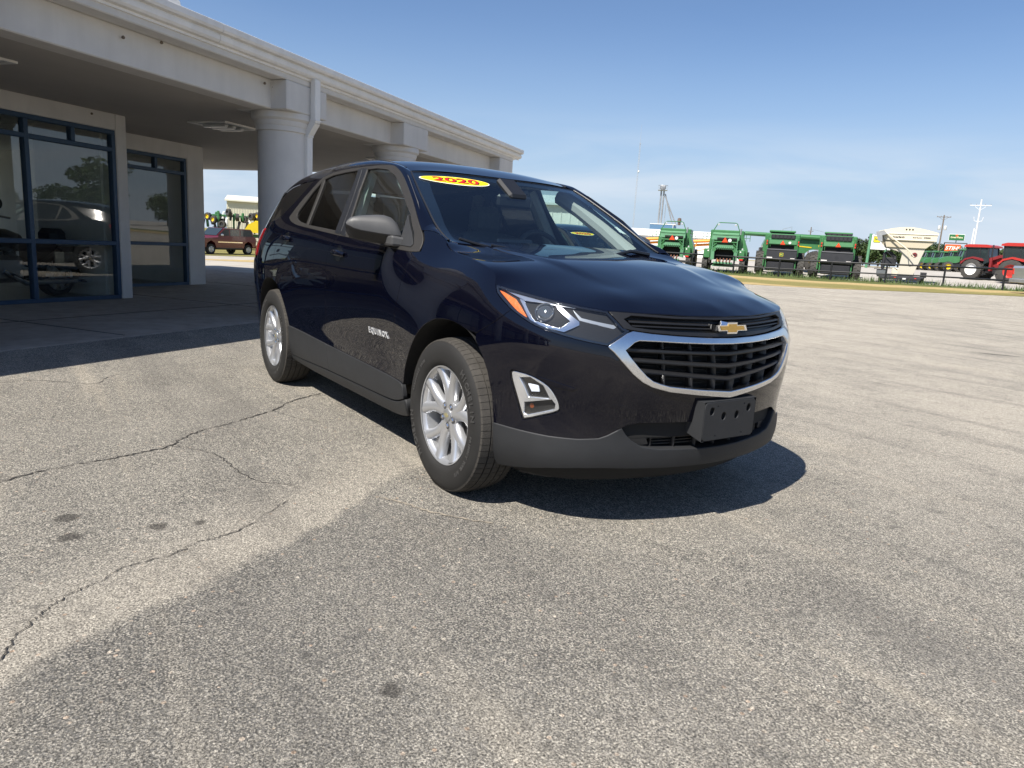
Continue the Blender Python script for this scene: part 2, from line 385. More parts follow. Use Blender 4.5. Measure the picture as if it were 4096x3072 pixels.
# ------------------------------------------------------------------ the dark blue SUV
PAINT = mat('navy_paint', (.0015,.0018,.0056), .55, 0, 1.0, .0, crough=.004)
GREYP = mat('grey_plastic', (.021,.022,.024), .58, 0, 0, .35, var=.12, vscale=9, bump=.12, bscale=700)
GREYM = mat('mirror_grey', (.060,.060,.061), .5, 0, 0, .45, var=.1, vscale=14, bump=.06, bscale=900)
BLKP = mat('black_plastic', (.010,.010,.011), .42, var=.1, vscale=20)
BLKG = mat('gloss_black', (.006,.006,.007), .12, 0, .6)
DARK = mat('underbody_black', (.006,.006,.006), .85)
CHROME = mat('chrome', (.82,.83,.85), .09, 1.0)
SATIN = mat('satin_chrome', (.70,.71,.73), .2, 1.0, var=.05)
LCH = mat('lamp_chrome', (.60,.61,.63), .16, 1.0)
ALLOY = mat('wheel_silver', (.56,.57,.59), .33, .75, .35, var=.05, vscale=12)
RUBBER = mat('tyre_rubber', (.016,.0155,.015), .72, 0, 0, .35, var=.22, vscale=7, bump=.15, bscale=260)
TREAD = mat('tyre_tread', (.050,.046,.041), .88, 0, 0, .25, var=.3, vscale=14, bump=.3, bscale=180)
TRIM = mat('window_trim', (.030,.028,.026), .5, .1, 0, .3, var=.08)
PILL = mat('pillar_applique', (.012,.013,.016), .42, 0, 0, .35, var=.06, bump=.05, bscale=900)
AMBER = mat('amber_lens', (.62,.13,.010), .22, 0, .8, bump=.5, bscale=90)
REDL = mat('red_lens', (.42,.008,.012), .15, 0, .9)
GOLD = mat('gold_badge', (.60,.38,.10), .34, .8, .5)
SEATM = mat('seat_cloth', (.085,.087,.092), .9, var=.15)
DASHM = mat('dash_plastic', (.012,.012,.014), .75, var=.1)
GREYI = mat('interior_grey', (.36,.36,.345), .85)
W_CLEAR = glass('windscreen_glass', (.74,.84,.83)); W_SIDE = glass('side_glass', (.66,.80,.76)); W_DARK = glass('privacy_glass', (.030,.032,.034))
LENS = glass('lamp_lens', (.97,.98,.99), 1.0, 1.45)
STY = mat('sticker_yellow', (.86,.66,.005), .45); STR = mat('sticker_red', (.62,.012,.012), .45); STW = mat('sticker_white', (.82,.82,.80), .45)

def right_left(fn):           # run fn(sign, flip) for car's right and left
    for fl in (1, -1): fn(fl)
HL_TOP = [(1.184,.986),(1.11,.974),(.974,.956),(.856,.942),(.738,.930),(.613,.918)]
HL_IN = [(.613,.918),(.575,.884),(.545,.855),(.513,.845)]
HL_BOT = [(.611,.784),(.693,.795),(.792,.812),(.896,.834),(.95,.851),(1.008,.874),(1.053,.893),(1.107,.922),(1.158,.953),(1.184,.986)]
HL = crom(HL_TOP, 4)[:-1]+[(.613,.918),(.575,.884),(.545,.855),(.513,.845)]+crom(HL_BOT, 4)[:-1]
CH_O = [(0,.820),(.15,.822),(.293,.828),(.42,.836),(.505,.845),(.530,.836),(.612,.783),(.585,.762),(.545,.722),(.50,.678),(.455,.645),(.409,.624),(.327,.604),(.183,.586),(0,.566)]
CH_I = [(0,.797),(.15,.799),(.274,.803),(.40,.808),(.478,.810),(.500,.802),(.538,.771),(.520,.748),(.48,.705),(.44,.668),(.41,.648),(.375,.636),(.33,.625),(.187,.609),(0,.592)]
def sym(h):                   # half outline (s>=0, from top centre to bottom centre) -> closed
    return list(h)+[(-a, b) for a, b in h[::-1] if a > 1e-6]
ARCH_F = [(1.148,.623),(1.18,.69),(1.227,.745),(1.285,.780),(1.348,.797),(1.412,.806),(1.476,.806),(1.54,.800),(1.599,.785),(1.68,.750),(1.756,.698),(1.83,.632),(1.889,.567),(1.94,.494),(1.969,.406)]
_sr = float(s_of_x(-2.725))
ARCH_R = [(_sr-.365,.483),(_sr-.34,.56),(_sr-.30,.64),(_sr-.24,.712),(_sr-.16,.768),(_sr-.08,.795),(_sr,.803),(_sr+.08,.797),(_sr+.16,.772),(_sr+.24,.722),(_sr+.30,.655),(_sr+.345,.57),(_sr+.37,.48),(_sr+.385,.40)]
HOODSEAM = [(1.184,.986),(1.192,.999),(1.211,1.022),(1.282,1.049),(1.486,1.085),(1.655,1.106),(1.725,1.130),(1.746,1.152)]
DOOR_F = [(1.931,1.089),(1.943,1.029),(1.962,.961),(1.985,.87),(2.02,.777),(2.062,.64),(2.074,.536),(2.078,.417)]
DOOR_B = [(2.912,1.1462),(2.945,1.130),(2.995,1.090),(3.030,1.03),(3.041,.95),(3.055,.82),(3.083,.66),(3.115,.447)]
DOOR_R = [(4.012,1.245),(4.045,1.19),(4.080,1.108),(4.122,1.0),(4.155,.90),(4.148,.86),(4.118,.83),(_sr-.08,.795)]
BELT = [(1.89,1.093),(1.97,1.089),(2.15,1.101),(2.382,1.117),(2.63,1.132),(2.912,1.1462),(3.2,1.164),(3.533,1.186),(3.73,1.199),(3.83,1.210),(3.95,1.232),(4.010,1.256)]
CLAD_T = [(1.969,.406),(2.078,.417),(2.6,.432),(3.115,.447),(3.5,.464),(_sr-.365,.483)]
DLO_T = [(4.010,1.256),(3.923,1.36),(3.788,1.465),(3.682,1.529),(3.55,1.556),(3.313,1.574),(3.032,1.578),(2.78,1.575),(2.636,1.566),(2.556,1.545),(2.424,1.490),(2.165,1.351),(1.971,1.211),(1.909,1.15),(1.895,1.093)]
GL_F = [(2.808,1.166),(2.868,1.265),(2.935,1.424),(2.957,1.556),(2.83,1.557),(2.68,1.542),(2.535,1.497),(2.322,1.388),(2.115,1.279),(1.998,1.18),(1.962,1.128),(1.975,1.117),(2.15,1.127),(2.382,1.142),(2.6,1.155)]
GL_R = [(2.998,1.176),(3.054,1.36),(3.099,1.557),(3.291,1.551),(3.48,1.541),(3.605,1.520),(3.530,1.206),(3.25,1.191)]
GL_Q = [(3.570,1.212),(3.648,1.505),(3.745,1.433),(3.845,1.312),(3.862,1.278),(3.845,1.260),(3.805,1.245),(3.72,1.226)]

def zip_curve(c, n=5): return crom(c, n)
def hood_height():
    Bp = [(.82,0,.904),(.80,.2,.906),(.745,.42,.913),(.69,.56,.917),(.63,.64,.929),(.55,.70,.94),(.46,.75,.954),(.35,.80,.973),(.289,.825,.979),
          (.273,.818,.999),(.254,.81,1.022),(.186,.804,1.049),(.09,.796,1.068),(-.011,.784,1.085),(-.1,.779,1.096),(-.176,.776,1.108),(-.262,.763,1.145),
          (-.36,.55,1.152),(-.44,.25,1.157),(-.46,0,1.158)]
    I = [(.765,0,.938),(.69,0,.964),(.745,.2,.938),(.66,.42,.957),(.58,.55,.962),(.5,0,1.013),(.51,.36,.998),(.36,.62,1.010),(.19,0,1.082),(.19,.44,1.074),(.19,.66,1.060),(-.05,0,1.114),(-.05,.46,1.106),(-.05,.66,1.094),(-.3,0,1.142),(-.25,.5,1.132)]
    Q = []
    for x, y, z in Bp+I:
        Q.append((x, y, z))
        if y > 0: Q.append((x, -y, z))
    Q = np.array(Q); n = len(Q)
    def k(r2): return .5*r2*np.log(r2+1e-12)
    K = k(((Q[:,None,:2]-Q[None,:,:2])**2).sum(-1))+np.eye(n)*1.2e-3; Pm = np.c_[np.ones(n), Q[:,:2]]
    S = np.linalg.solve(np.block([[K, Pm],[Pm.T, np.zeros((3,3))]]), np.r_[Q[:,2], 0, 0, 0])
    def H(x, y):
        x = np.atleast_1d(np.asarray(x, float)); y = np.atleast_1d(np.asarray(y, float))
        r2 = (x[:,None]-Q[:,0])**2+(y[:,None]-Q[:,1])**2
        z = k(r2)@S[:n]+S[n]+S[n+1]*x+S[n+2]*y
        # raised centre dome with soft creases running back from the nose
        yc = .36+.16*np.clip((.55-x)/.8, 0, 1.2); f = np.clip((.62-x)/.5, 0, 1); f = f*f*(3-2*f)
        t = np.clip((yc+.05-np.abs(y))/.10, 0, 1); t = t*t*t*(t*(6*t-15)+10)
        return np.stack([x, y, z+.008*f*t], -1)
    return H, Bp
# windscreen edges (car's right, y given positive)
WS_E = [(-.30,.722,1.150),(-.36,.722,1.172),(-.472,.715,1.229),(-.60,.693,1.304),(-.75,.663,1.388),(-.90,.627,1.470),(-1.016,.596,1.528)]
WS_C = [(-.20,0,1.060),(-.26,0,1.098),(-.38,0,1.178),(-.52,0,1.268),(-.68,0,1.368),(-.84,0,1.464),(-.965,0,1.542)]
_wt = np.linspace(0, 1, 7); _wse = nat_spline(_wt, np.array(WS_E)); _wsc = nat_spline(_wt, np.array(WS_C))
def WS(w, t, off=0.):
    w = np.atleast_1d(np.asarray(w, float)); t = np.atleast_1d(np.asarray(t, float)); w, t = np.broadcast_arrays(w, t)
    e = _wse(t); c = _wsc(t); a = (1-np.abs(w)**2.2)[...,None]
    q = np.stack([e[...,0], w*e[...,1], e[...,2]], -1)
    q = q+a*np.stack([c[...,0]-e[...,0], np.zeros_like(w), c[...,2]-e[...,2]], -1)
    q[...,0] += off*.55; q[...,2] += off*.83
    return q

def build_wheel(name):
    w = empty(name)
    T = MB(); prof = [(.232,-.095),(.245,-.108),(.265,-.114),(.300,-.115),(.325,-.110),(.340,-.102),(.3505,-.094)]
    ring = []
    for a, b in ((-.094,-.060),(-.053,-.022),(-.015,.015),(.022,.053),(.060,.094)):
        for yy in (a, b):
            ring.append((.3625-.010*(abs(yy)/.094)**2.2, yy))
    tread = []
    for i, (r, y) in enumerate(ring):
        if i and i % 2 == 0: tread += [(ring[i-1][0]-.008, ring[i-1][1]+.0008), (r-.008, y-.0008)]
        tread.append((r, y))
    T.lathe(prof, 72); T.lathe([(r, -y) for r, y in prof[::-1]], 72); T.lathe([(.340,-.102),(.3505,-.094)], 8)
    tyre = T.build('tyre', RUBBER, w, True, 40)
    # tread band: blocks cut by lateral sipes
    tb = MB(); n = 72
    prof2 = [(.344,-.1005),(.352,-.096)]+tread+[(.352,.096),(.344,.1005)]
    for k in range(n):
        a0 = 2*math.pi*k/n; a1 = 2*math.pi*(k+.93)/n; a2 = 2*math.pi*(k+1)/n
        tb.lathe(prof2, 2, a0=a0, a1=a1)
        lowp = [(r-(.0028 if abs(y) > .05 else .001), y) for r, y in prof2]
        tb.lathe(lowp, 1, a0=a1, a1=a2)
        V = []; F = []
    t2 = tb.build('tread', TREAD, w, True, 25)
    # rim barrel and lip
    rm = MB(); rm.lathe([(.226,-.098),(.232,-.100),(.2325,-.094),(.222,-.088),(.212,-.078),(.206,-.03),(.200,.06),(.215,.09)], 64)
    rm.build('rim', ALLOY, w, True, 35)
    bk = MB(); bk.lathe([(0.0,.02),(.205,.02)], 40); bk.build('brake_backing', DARK, w)
    dr = MB(); dr.lathe([(.05,-.020),(.152,-.020),(.155,-.012),(.155,.0)], 48); dr.build('brake_disc', mat('brake_steel', (.28,.27,.26), .4, .8), w, True, 30)
    # five V pairs of spokes
    for k in range(5):
        for sg in (-1, 1):
            sp = MB(); base = math.pi/2+2*math.pi*k/5+.10; sec = []
            for t in np.linspace(0, 1, 9):
                r = .040+t*(.222-.040); ang = base+sg*(.06+.27*t**1.15)
                wd = .024*(1-t)**1.5+.0155+.016*t**3; y = -.066-.026*t+.030*(1-t)**2*0-.014*math.sin(math.pi*t)*-.6
                y = -.070-.010*t-.012*t**4
                e = Vector((math.cos(ang), 0, math.sin(ang))); q = Vector((-math.sin(ang), 0, math.cos(ang))); c = e*r
                sec.append([c+q*wd*.98+Vector((0, y+.034, 0)), c+q*wd+Vector((0, y+.010, 0)), c+q*wd*.62+Vector((0, y-.0005, 0)), c+q*sg*.002+Vector((0, y-.005, 0)),
                            c-q*wd*.62+Vector((0, y-.0005, 0)), c-q*wd+Vector((0, y+.010, 0)), c-q*wd*.98+Vector((0, y+.034, 0))])
            V = [v for s_ in sec for v in s_]; F = [(i*7+j, i*7+j+1, (i+1)*7+j+1, (i+1)*7+j) for i in range(8) for j in range(6)]
            sp.add(V, F); o = sp.build('spoke', ALLOY, w, True, 50); fix_normals(o)
    hb = MB(); hb.lathe([(.074,-.04),(.072,-.066),(.060,-.073),(.030,-.074)], 40); hb.build('hub', ALLOY, w, True, 35)
    cp = MB(); cp.lathe([(.031,-.070),(.030,-.078),(.026,-.081),(0.,-.082)], 32); cp.build('centre_cap', mat('cap_grey', (.42,.43,.44), .3, .7), w, True, 35)
    bt = MB(); bow(bt, lambda a, b: (a*.021, -.0828, b*.021), lambda a, b: (a*.021, -.0815, b*.021)); bt.build('cap_emblem', mat('cap_gold', (.45,.40,.22), .4, .6), w)
    for k in range(5):
        a = math.pi/2+2*math.pi*k/5+.10+math.pi/5; nt = MB()
        c = (.050*math.cos(a), 0, .050*math.sin(a)); nt.lathe([(.0105,-.060),(.0105,-.078),(.008,-.081),(0,-.081)], 6, c=c)
        nt.build('wheel_nut', CHROME, w)
        pk = MB(); pk.lathe([(.0165,-.0742),(.0115,-.0738)], 16, c=c); pk.build('nut_pocket', mat('pocket_dark', (.08,.08,.085), .5, .4), w)
    # sidewall lettering
    def arc_text(txt, size, r, a_c, adv, ext=.0016):
        lt = MB()
        for i, chx in enumerate(txt):
            if chx == ' ': continue
            a = a_c-(i-(len(txt)-1)/2)*adv; V, F = text_geo(chx, size, bold=.0012, extrude=ext)
            e = Vector((math.cos(a), 0, math.sin(a))); q = Vector((math.sin(a), 0, -math.cos(a)))
            lt.add([e*(r+v[1])+q*v[0]+Vector((0, -.1152-v[2], 0)) for v in V], F)
        lt.build('tyre_lettering', mat('raised_rubber', (.040,.039,.038), .62), w)['kind'] = 'stuff'
    arc_text('MICHELIN', .042, .296, math.radians(33), .100); arc_text('MICHELIN', .042, .296, math.radians(213), .100)
    arc_text('PRIMACY TOUR A/S', .022, .288, math.radians(-28), .056); arc_text('225/65R17 102H', .018, .288, math.radians(150), .05)
    return w
def bow(mb, f0, f1):
    o = [(-.30,1/3),(-.30,.62),(.34,.62),(.40,1/3),(1.0,1/3),(.86,-.30),(.30,-.30),(.30,-.62),(-.34,-.62),(-.40,-.30),(-1.0,-.30),(-.86,1/3)]
    o = [(a, b*.82) for a, b in o]
    mb.prism(o, f0, f1)

def text_on(name, txt, size, fn, m, parent, bold=.0, ext=.002, spacing=1., shear=0., sx=1.):
    """raised lettering mapped by fn(u, v, height)"""
    V, F = text_geo(txt, size, bold=bold, extrude=ext/2, spacing=spacing, shear=shear)
    return ob(name, [fn(v[0]*sx, v[1], v[2]+ext/2) for v in V], F, m, parent)

def build_car(name, interior=True):
    car = empty(name)
    H, hoodB = hood_height()
    # ---------------- nose: bumper skin
    low = [(0,.466),(.18,.467),(.446,.469),(.49,.461),(.522,.446),(.577,.416),(.614,.403),(.70,.396),(.832,.396),(.974,.400),(1.114,.405)]
    FOG = crom([(1.028,.640),(1.002,.545),(.968,.456),(.945,.450),(.87,.474),(.802,.498),(.790,.520),(.808,.562),(.846,.606),(.912,.636),(.98,.648)], 3, True)
    half = CH_O[7:][::-1]         # from bottom centre up to the tip
    side = [(1.053,.893),(1.114,.84),(1.17,.806),(1.225,.775)]
    archf = [(1.225,.748),(1.18,.69),(1.148,.623),(1.125,.53),(1.114,.405)]
    outl = half[:-1]+[(.585,.762),(.612,.783)]+crom(HL_BOT[:7], 3)[1:-1]+side+archf+low[::-1][1:-1]
    full = [(a, b) for a, b in outl]
    full = full+[(0,.466)]+[(-a, b) for a, b in outl[::-1] if a > 1e-6]
    skin = panel('bumper_skin', full, on(P1, 0), PAINT, car, .04, holes=[FOG, [(-a, b) for a, b in FOG]])
    # inner dark shells behind the gaps
    shell = [(0,.40),(1.12,.40),(1.13,.62),(1.22,.755),(1.35,.81),(1.476,.82),(1.62,.79),(1.78,.70),(1.92,.55),(1.985,.40),(_sr-.38,.46),(_sr-.35,.56),(_sr-.25,.72),(_sr-.1,.80),(_sr,.815),(_sr+.16,.78),(_sr+.3,.67),(_sr+.38,.45),
             (S_END,.45),(S_END,1.02),(4.3,1.17),(3.95,1.24),(3.5,1.17),(2.885,1.13),(2.2,1.09),(1.92,1.085),(1.75,1.13),(1.486,1.07),(1.25,1.03),(1.18,.965),(.95,.945),(.613,.905),(.52,.835),(.60,.775),(.45,.63),(.3,.59),(0,.55)]
    for fl in (1, -1): panel('inner_shell', shell, on(P1, -.020, fl), DARK, car, .08, flange=0)
    # ---------------- headlights
    for fl in (1, -1):
        hl = empty('headlight', parent=car)
        panel('housing', HL, on(P1, -.040, fl), BLKG, hl, .03, flange=0, gap=0)
        panel('bezel_rim', HL, on(P1, -.003, fl), BLKG, hl, .03, holes=[offset_poly(np.array(HL)[::1] if area2(HL) > 0 else np.array(HL)[::-1], .009)], flange=.038, gap=.001)
        panel('amber_reflector', [(1.160,.963),(1.13,.958),(1.057,.935),(1.02,.910),(.970,.868),(.988,.868),(1.055,.902),(1.108,.932)], on(P1, -.010, fl), AMBER, hl, .015, flange=.018)
        panel('chrome_bar', crom([(1.165,.976),(1.10,.967),(1.04,.953),(.933,.940),(.832,.929),(.74,.921)], 3)+crom([(.763,.917),(.85,.922),(.93,.928),(1.005,.930),(1.04,.938),(1.10,.955)], 3), on(P1, -.011, fl), LCH, hl, .015, flange=.015)
        panel('chrome_bar', [(1.047,.940),(1.009,.908),(.961,.862),(.928,.845),(.920,.852),(.945,.868),(.985,.905),(1.013,.932)], on(P1, -.0108, fl), LCH, hl, .015, flange=.02)
        panel('chrome_bar', [(.961,.858),(.898,.838),(.797,.824),(.732,.855),(.733,.869),(.827,.922),(.861,.921),(.778,.868),(.815,.839),(.864,.846),(.923,.858)], on(P1, -.016, fl), LCH, hl, .015, flange=.02)
        panel('running_light', [(.773,.914),(.726,.884),(.647,.872),(.578,.863),(.565,.854),(.58,.846),(.647,.857),(.735,.872)], on(P1, -.020, fl), mat('drl_white', (.40,.42,.44), .25, .5, .6), hl, .015, flange=.012)
        panel('reflector_strip', [(.72,.862),(.647,.852),(.585,.842),(.60,.833),(.66,.838),(.72,.850)], on(P1, -.028, fl), CHROME, hl, .015, flange=.01)
        # projector
        c = P1(.903*fl, .893, -.020)[0]; n_ = surf_normals(on(P1, 0, fl), np.array([[.903, .893]]))[0]; n_ = Vector(n_); n_ = n_ if n_.x > 0 else -n_
        q = n_.to_track_quat('Z', 'Y').to_matrix()
        def loc(M_): return [q @ Vector(v)+Vector(c) for v in M_.V]
        m1 = MB(); m1.lathe([(.040,-.03),(.041,.004),(.038,.008),(.035,.004),(.034,-.01)], 40, 'Z'); o = ob('projector_ring', loc(m1), m1.F, CHROME, hl, True, 40)
        m2 = MB(); m2.lathe([(.0345*math.sin(a), -.006+.016*math.cos(a)) for a in np.linspace(math.pi/2, 0, 9)], 40, 'Z'); ob('projector_lens', loc(m2), m2.F, mat('projector_glass', (.045,.050,.055), .04, .1, 1.0), hl, True)
        panel('lens', HL, on(P1, 0, fl), LENS, hl, .03, flange=0, gap=.002)
    # ---------------- chrome grille surround, upper and main grille
    g = empty('grille', parent=car)
    ring = panel('chrome_surround', sym(CH_O), on(P1, .010), SATIN, g, .022, holes=[sym(CH_I)], flange=.035, bev=.005)
    panel('grille_backing', sym([(a*.99, b) for a, b in CH_O]), on(P1, -.085), DARK, g, .06, flange=0)
    def bar(par, za, zb, s1, off, h, dep, m, nm='grille_bar'):
        ss = np.linspace(-s1, s1, 41); z = za+(zb-za)*(np.abs(ss)/s1)
        prof = [(-.5*h,-dep),(-.5*h,-.004),(-.2*h,0),(.30*h,0),(.5*h,-.006),(.5*h,-dep)]
        G = np.array([P1(ss, z+a, off+b) for a, b in prof]).transpose(1, 0, 2); o = grid_surf(nm, G, m, par); o.data.set_sharp_from_angle(angle=R(35)); return o
    for za, zb, s1 in ((.752,.770,.532),(.699,.730,.497),(.646,.687,.458)): bar(g, za, zb, s1, -.014, .017, .045, BLKP)
    for s0 in (-.33,-.19,-.06,.06,.19,.33):
        vb = MB(); z = np.linspace(.585,.80,7); A0 = P1(s0+.0*z, z, -.03); A1 = P1(s0+.02*np.sign(s0)*(z-.6)/.2, z, -.07)
        G = np.stack([P1(np.full(7, s0)+.10*np.sign(s0)*(z-.6), z, o_)+np.array([0, d_, 0]) for o_, d_ in ((-.075,-.0025),(-.032,-.0025),(-.032,.0025),(-.075,.0025))], 1); grid_surf('grille_slat', G, BLKP, g)
    for k in range(11):                                        # radiator fins and stays deep behind
        z = .60+.0185*k; ss = np.linspace(-.42, .42, 15); G = np.stack([P1(ss, np.full(15, z), -.083), P1(ss, np.full(15, z+.004), -.078), P1(ss, np.full(15, z+.008), -.083)], 1)
        grid_surf('radiator_fin', G, mat('radiator', (.012,.012,.012), .6), g)
    UP = sym([(0,.903),(.15,.903),(.285,.905),(.494,.913),(.606,.916),(.568,.880),(.540,.852),(.510,.848),(.42,.839),(.293,.831),(.15,.825),(0,.823)])
    panel('upper_grille', UP, on(P1, -.030), BLKP, g, .03, flange=0)
    panel('upper_grille_frame', UP, on(P1, -.003), BLKP, g, .03, holes=[sym([(0,.892),(.285,.894),(.50,.902),(.535,.888),(.50,.860),(.42,.852),(.293,.845),(0,.839)])], flange=.03)
    bar(g, .8665, .878, .515, -.008, .010, .03, BLKP, 'upper_bar'); bar(g, .852, .862, .50, -.012, .008, .03, BLKP, 'upper_bar')
    for k, (da) in enumerate((-1, 1)):
        pass
    # badge
    bg = empty('bowtie_badge', parent=car); c = P1(1e-6, .861, .0)[0]
    b1 = MB(); bow(b1, lambda a, b: (c[0]+.020, a*-.098, .861+b*.047), lambda a, b: (c[0]-.02, a*-.106, .861+b*.053)); fix_normals(b1.build('badge_rim', CHROME, bg))
    b2 = MB(); bow(b2, lambda a, b: (c[0]+.0225, a*-.080, .861+b*.034), lambda a, b: (c[0]+.010, a*-.080, .861+b*.034)); fix_normals(b2.build('badge_face', GOLD, bg))
    # ---------------- fog lamps, tow cover, lip, intake, plate bracket
    for fl in (1, -1):
        fg = empty('fog_lamp', parent=car)
        panel('housing', FOG, on(P1, -.045, fl), mat('fog_dark', (.02,.02,.022), .3), fg, .03, flange=0, gap=0)
        inn = [(.985,.622),(.932,.630),(.870,.602),(.838,.550),(.940,.545),(.963,.590)]
        panel('chrome_bezel', offset_poly(np.array(FOG) if area2(FOG) > 0 else np.array(FOG)[::-1], .006), on(P1, -.006, fl), mat('bezel_chrome', (.85,.86,.88), .16, .85), fg, .014,
              holes=[inn, [(.962,.520),(.83,.548),(.812,.530),(.815,.508),(.945,.468),(.962,.474)]], flange=.03, bev=.004)
        panel('lamp_glass', inn, on(P1, -.020, fl), BLKG, fg, .02, flange=0)
        panel('led', [(.949,.601),(.897,.598),(.888,.572),(.930,.568)], on(P1, -.014, fl), mat('led_white', (.75,.80,.90), .2, .0, 1.0), fg, .01, flange=.01)
        panel('signal_reflector', [(.962,.520),(.83,.548),(.812,.530),(.815,.508),(.945,.468),(.962,.474)], on(P1, -.022, fl), mat('ribbed_reflector', (.50,.51,.53), .25, .35, .6, bump=.9, bscale=70), fg, .012, flange=0)
        panel('signal_bulb', crom([(.941,.507),(.935,.517),(.924,.517),(.918,.507),(.924,.497),(.935,.497)], 3, True), on(P1, -.018, fl), mat('bulb_amber', (.20,.05,.015), .3), fg, .01, flange=.006)
        panel('lens', FOG, on(P1, -.001, fl), LENS, fg, .03, flange=0)
        panel('fog_recess_edge', [(.90,.640),(.82,.628),(.72,.606),(.74,.596),(.82,.604),(.86,.618)], on(P1, .003, fl), PAINT, car, .02, flange=.004)
        panel('air_flap', [(.78,.26),(1.09,.23),(1.07,.165),(.84,.175)], on(P1, -.07, fl), GREYP, car, .05, flange=.01)
    panel('tow_cover', crom([(.576,.550),(.504,.545),(.455,.494),(.522,.496)], 1, True), on(P1, .0008), PAINT, car, .02, flange=.003, gap=.001)
    lipT = [(1.114,.405),(.974,.400),(.832,.396),(.70,.396),(.614,.403),(.577,.416),(.518,.446),(.499,.420),(.471,.395),(.421,.367),(.336,.354),(.126,.346),(0,.345)]
    lipB = [(0,.268),(.3,.270),(.582,.278),(.70,.272),(.826,.258),(.93,.238),(1.029,.222),(1.12,.212),(1.135,.30)]
    lip = lipT[::-1]+[(1.122,.36)]+lipB[::-1]
    lipfull = lip+[(-a, b) for a, b in lip[::-1] if a > 1e-6]
    o = panel('bumper_lip', lipfull, on(P1, .007), GREYP, car, .035, flange=.05, bev=.006)
    panel('lip_underside', sym([(0,.30),(.6,.30),(1.05,.27),(1.10,.18),(.6,.185),(0,.19)]), on(P1, -.06), DARK, car, .06, flange=0)
    panel('intake_backing', sym([(0,.49),(.5,.49),(.60,.40),(.5,.33),(0,.32)]), on(P1, -.075), DARK, car, .06, flange=0)
    ig = empty('lower_intake', parent=car)
    for fl in (1, -1): panel('intake_cheek', [(.516,.446),(.452,.466),(.415,.466),(.375,.372),(.43,.366),(.478,.398)], on(P1, -.022, fl), BLKP, ig, .03, flange=.02)
    bar(ig, .408, .404, .45, -.022, .012, .04, BLKP, 'intake_bar')
    for k in range(8): bar(ig, .366+.0125*k, .364+.0125*k, .42, -.05, .005, .02, mat('fin_tan', (.05,.045,.038), .6), 'intake_fin')
    for s0 in (-.36,-.24,-.12,0,.12,.24,.36):
        z = np.linspace(.35,.47,4); G = np.stack([P1(np.full(4, s0)+d_, z, o_) for o_, d_ in ((-.06,-.003),(-.03,-.003),(-.03,.003),(-.06,.003))], 1); grid_surf('intake_slat', G, BLKP, ig)
    # number-plate bracket with four holes
    pb = empty('plate_bracket', parent=car)
    hw, z0, z1, xf = .163, .392, .556, .907
    def pfn(a, b): return np.stack([np.full(len(a), xf)+.02*(b-.47)*0, a, b], -1)
    rr = [(hw,z0+.012),(hw-.012,z0),(-hw+.012,z0),(-hw,z0+.012),(-hw,z1-.012),(-hw+.012,z1),(hw-.012,z1),(hw,z1-.012)]
    def cir(cx, cz, r, ry=None): return [(cx+r*math.cos(t), cz+(ry or r)*math.sin(t)) for t in np.linspace(0, 2*math.pi, 14, endpoint=False)]
    hol = [cir(-.118,.518,.0145,.018), cir(.118,.518,.0145,.018), cir(-.042,.492,.0145,.018), cir(.042,.492,.0145,.018)]+[cir(a, b, .0025) for a, b in ((-.085,.538),(.085,.538),(-.085,.41),(.085,.41))]
    panel('plate_face', rr, pfn, GREYP, pb, .025, holes=hol, flange=.012, ref=(0,0,.47), bev=.004)
    bb = MB(); bb.add([(xf-.003,-hw-.003,z0-.003),(xf-.003,hw+.003,z0-.003),(xf-.003,hw+.003,z1+.003),(xf-.003,-hw-.003,z1+.003),(xf-.085,-hw-.022,z0+.03),(xf-.085,hw+.022,z0+.03),(xf-.06,hw+.022,z1+.008),(xf-.06,-hw-.022,z1+.008)], [(0,4,5,1),(1,5,6,2),(2,6,7,3),(3,7,4,0)])
    bb.build('bracket_sides', GREYP, pb); b3 = MB(); b3.box((xf-.018,0,.474),(.004,.31,.15)); b3.build('bracket_back', DARK, pb)
    # ---------------- hood
    out = [(x, y) for x, y, z in hoodB]; out = crom(out[:4], 4)[:-1]+crom(out[3:9], 3)[:-1]+crom(out[8:17], 3)[:-1]+crom(out[16:], 4)
    hp = [(a, -b) for a, b in out]+[(a, b) for a, b in out[::-1] if b > 1e-6]
    panel('hood', hp, H, PAINT, car, .035, ref=(0,0,0), gap=.003, flange=.02, bev=.004)
    # cowl
    cw = MB(); cw.add([(-.30,-.70,1.135),(-.30,.70,1.135),(-.52,.70,1.10),(-.52,-.70,1.10)], [(0,1,2,3)]); cw.build('cowl', BLKP, car)
    # ---------------- fenders, doors, quarters, cladding
    for fl in (1, -1):
        fen = crom(HOODSEAM, 3)+[(1.80,1.178),(1.87,1.196),(1.940,1.197),(1.903,1.150),(1.889,1.095)]+crom(DOOR_F, 3)+crom(ARCH_F[::-1][:-3], 3)[:-1]+[(1.225,.775),(1.17,.806),(1.114,.84),(1.053,.893)]+crom(HL_BOT[6:], 3)[1:-1]
        f_ = panel('front_fender', fen, on(P1, 0, fl), PAINT, car, .04)
        fd = crom(DOOR_F, 3)[::-1]+crom([b for b in BELT if 1.93 < b[0] < 2.92], 2)+crom(DOOR_B, 4)[1:]+crom([(3.115,.447),(2.6,.432),(2.078,.417)], 4)[1:-1]
        d1 = panel('front_door', fd, on(P1, 0, fl), PAINT, car, .04)
        rd = crom(DOOR_B, 4)[::-1]+crom([b for b in BELT if b[0] > 2.92], 2)+crom(DOOR_R, 3)+crom(ARCH_R[:5][::-1], 3)[:-1]+crom([(_sr-.365,.483),(3.5,.464),(3.115,.447)], 4)[:-1]
        d2 = panel('rear_door', rd, on(P1, 0, fl), PAINT, car, .04)
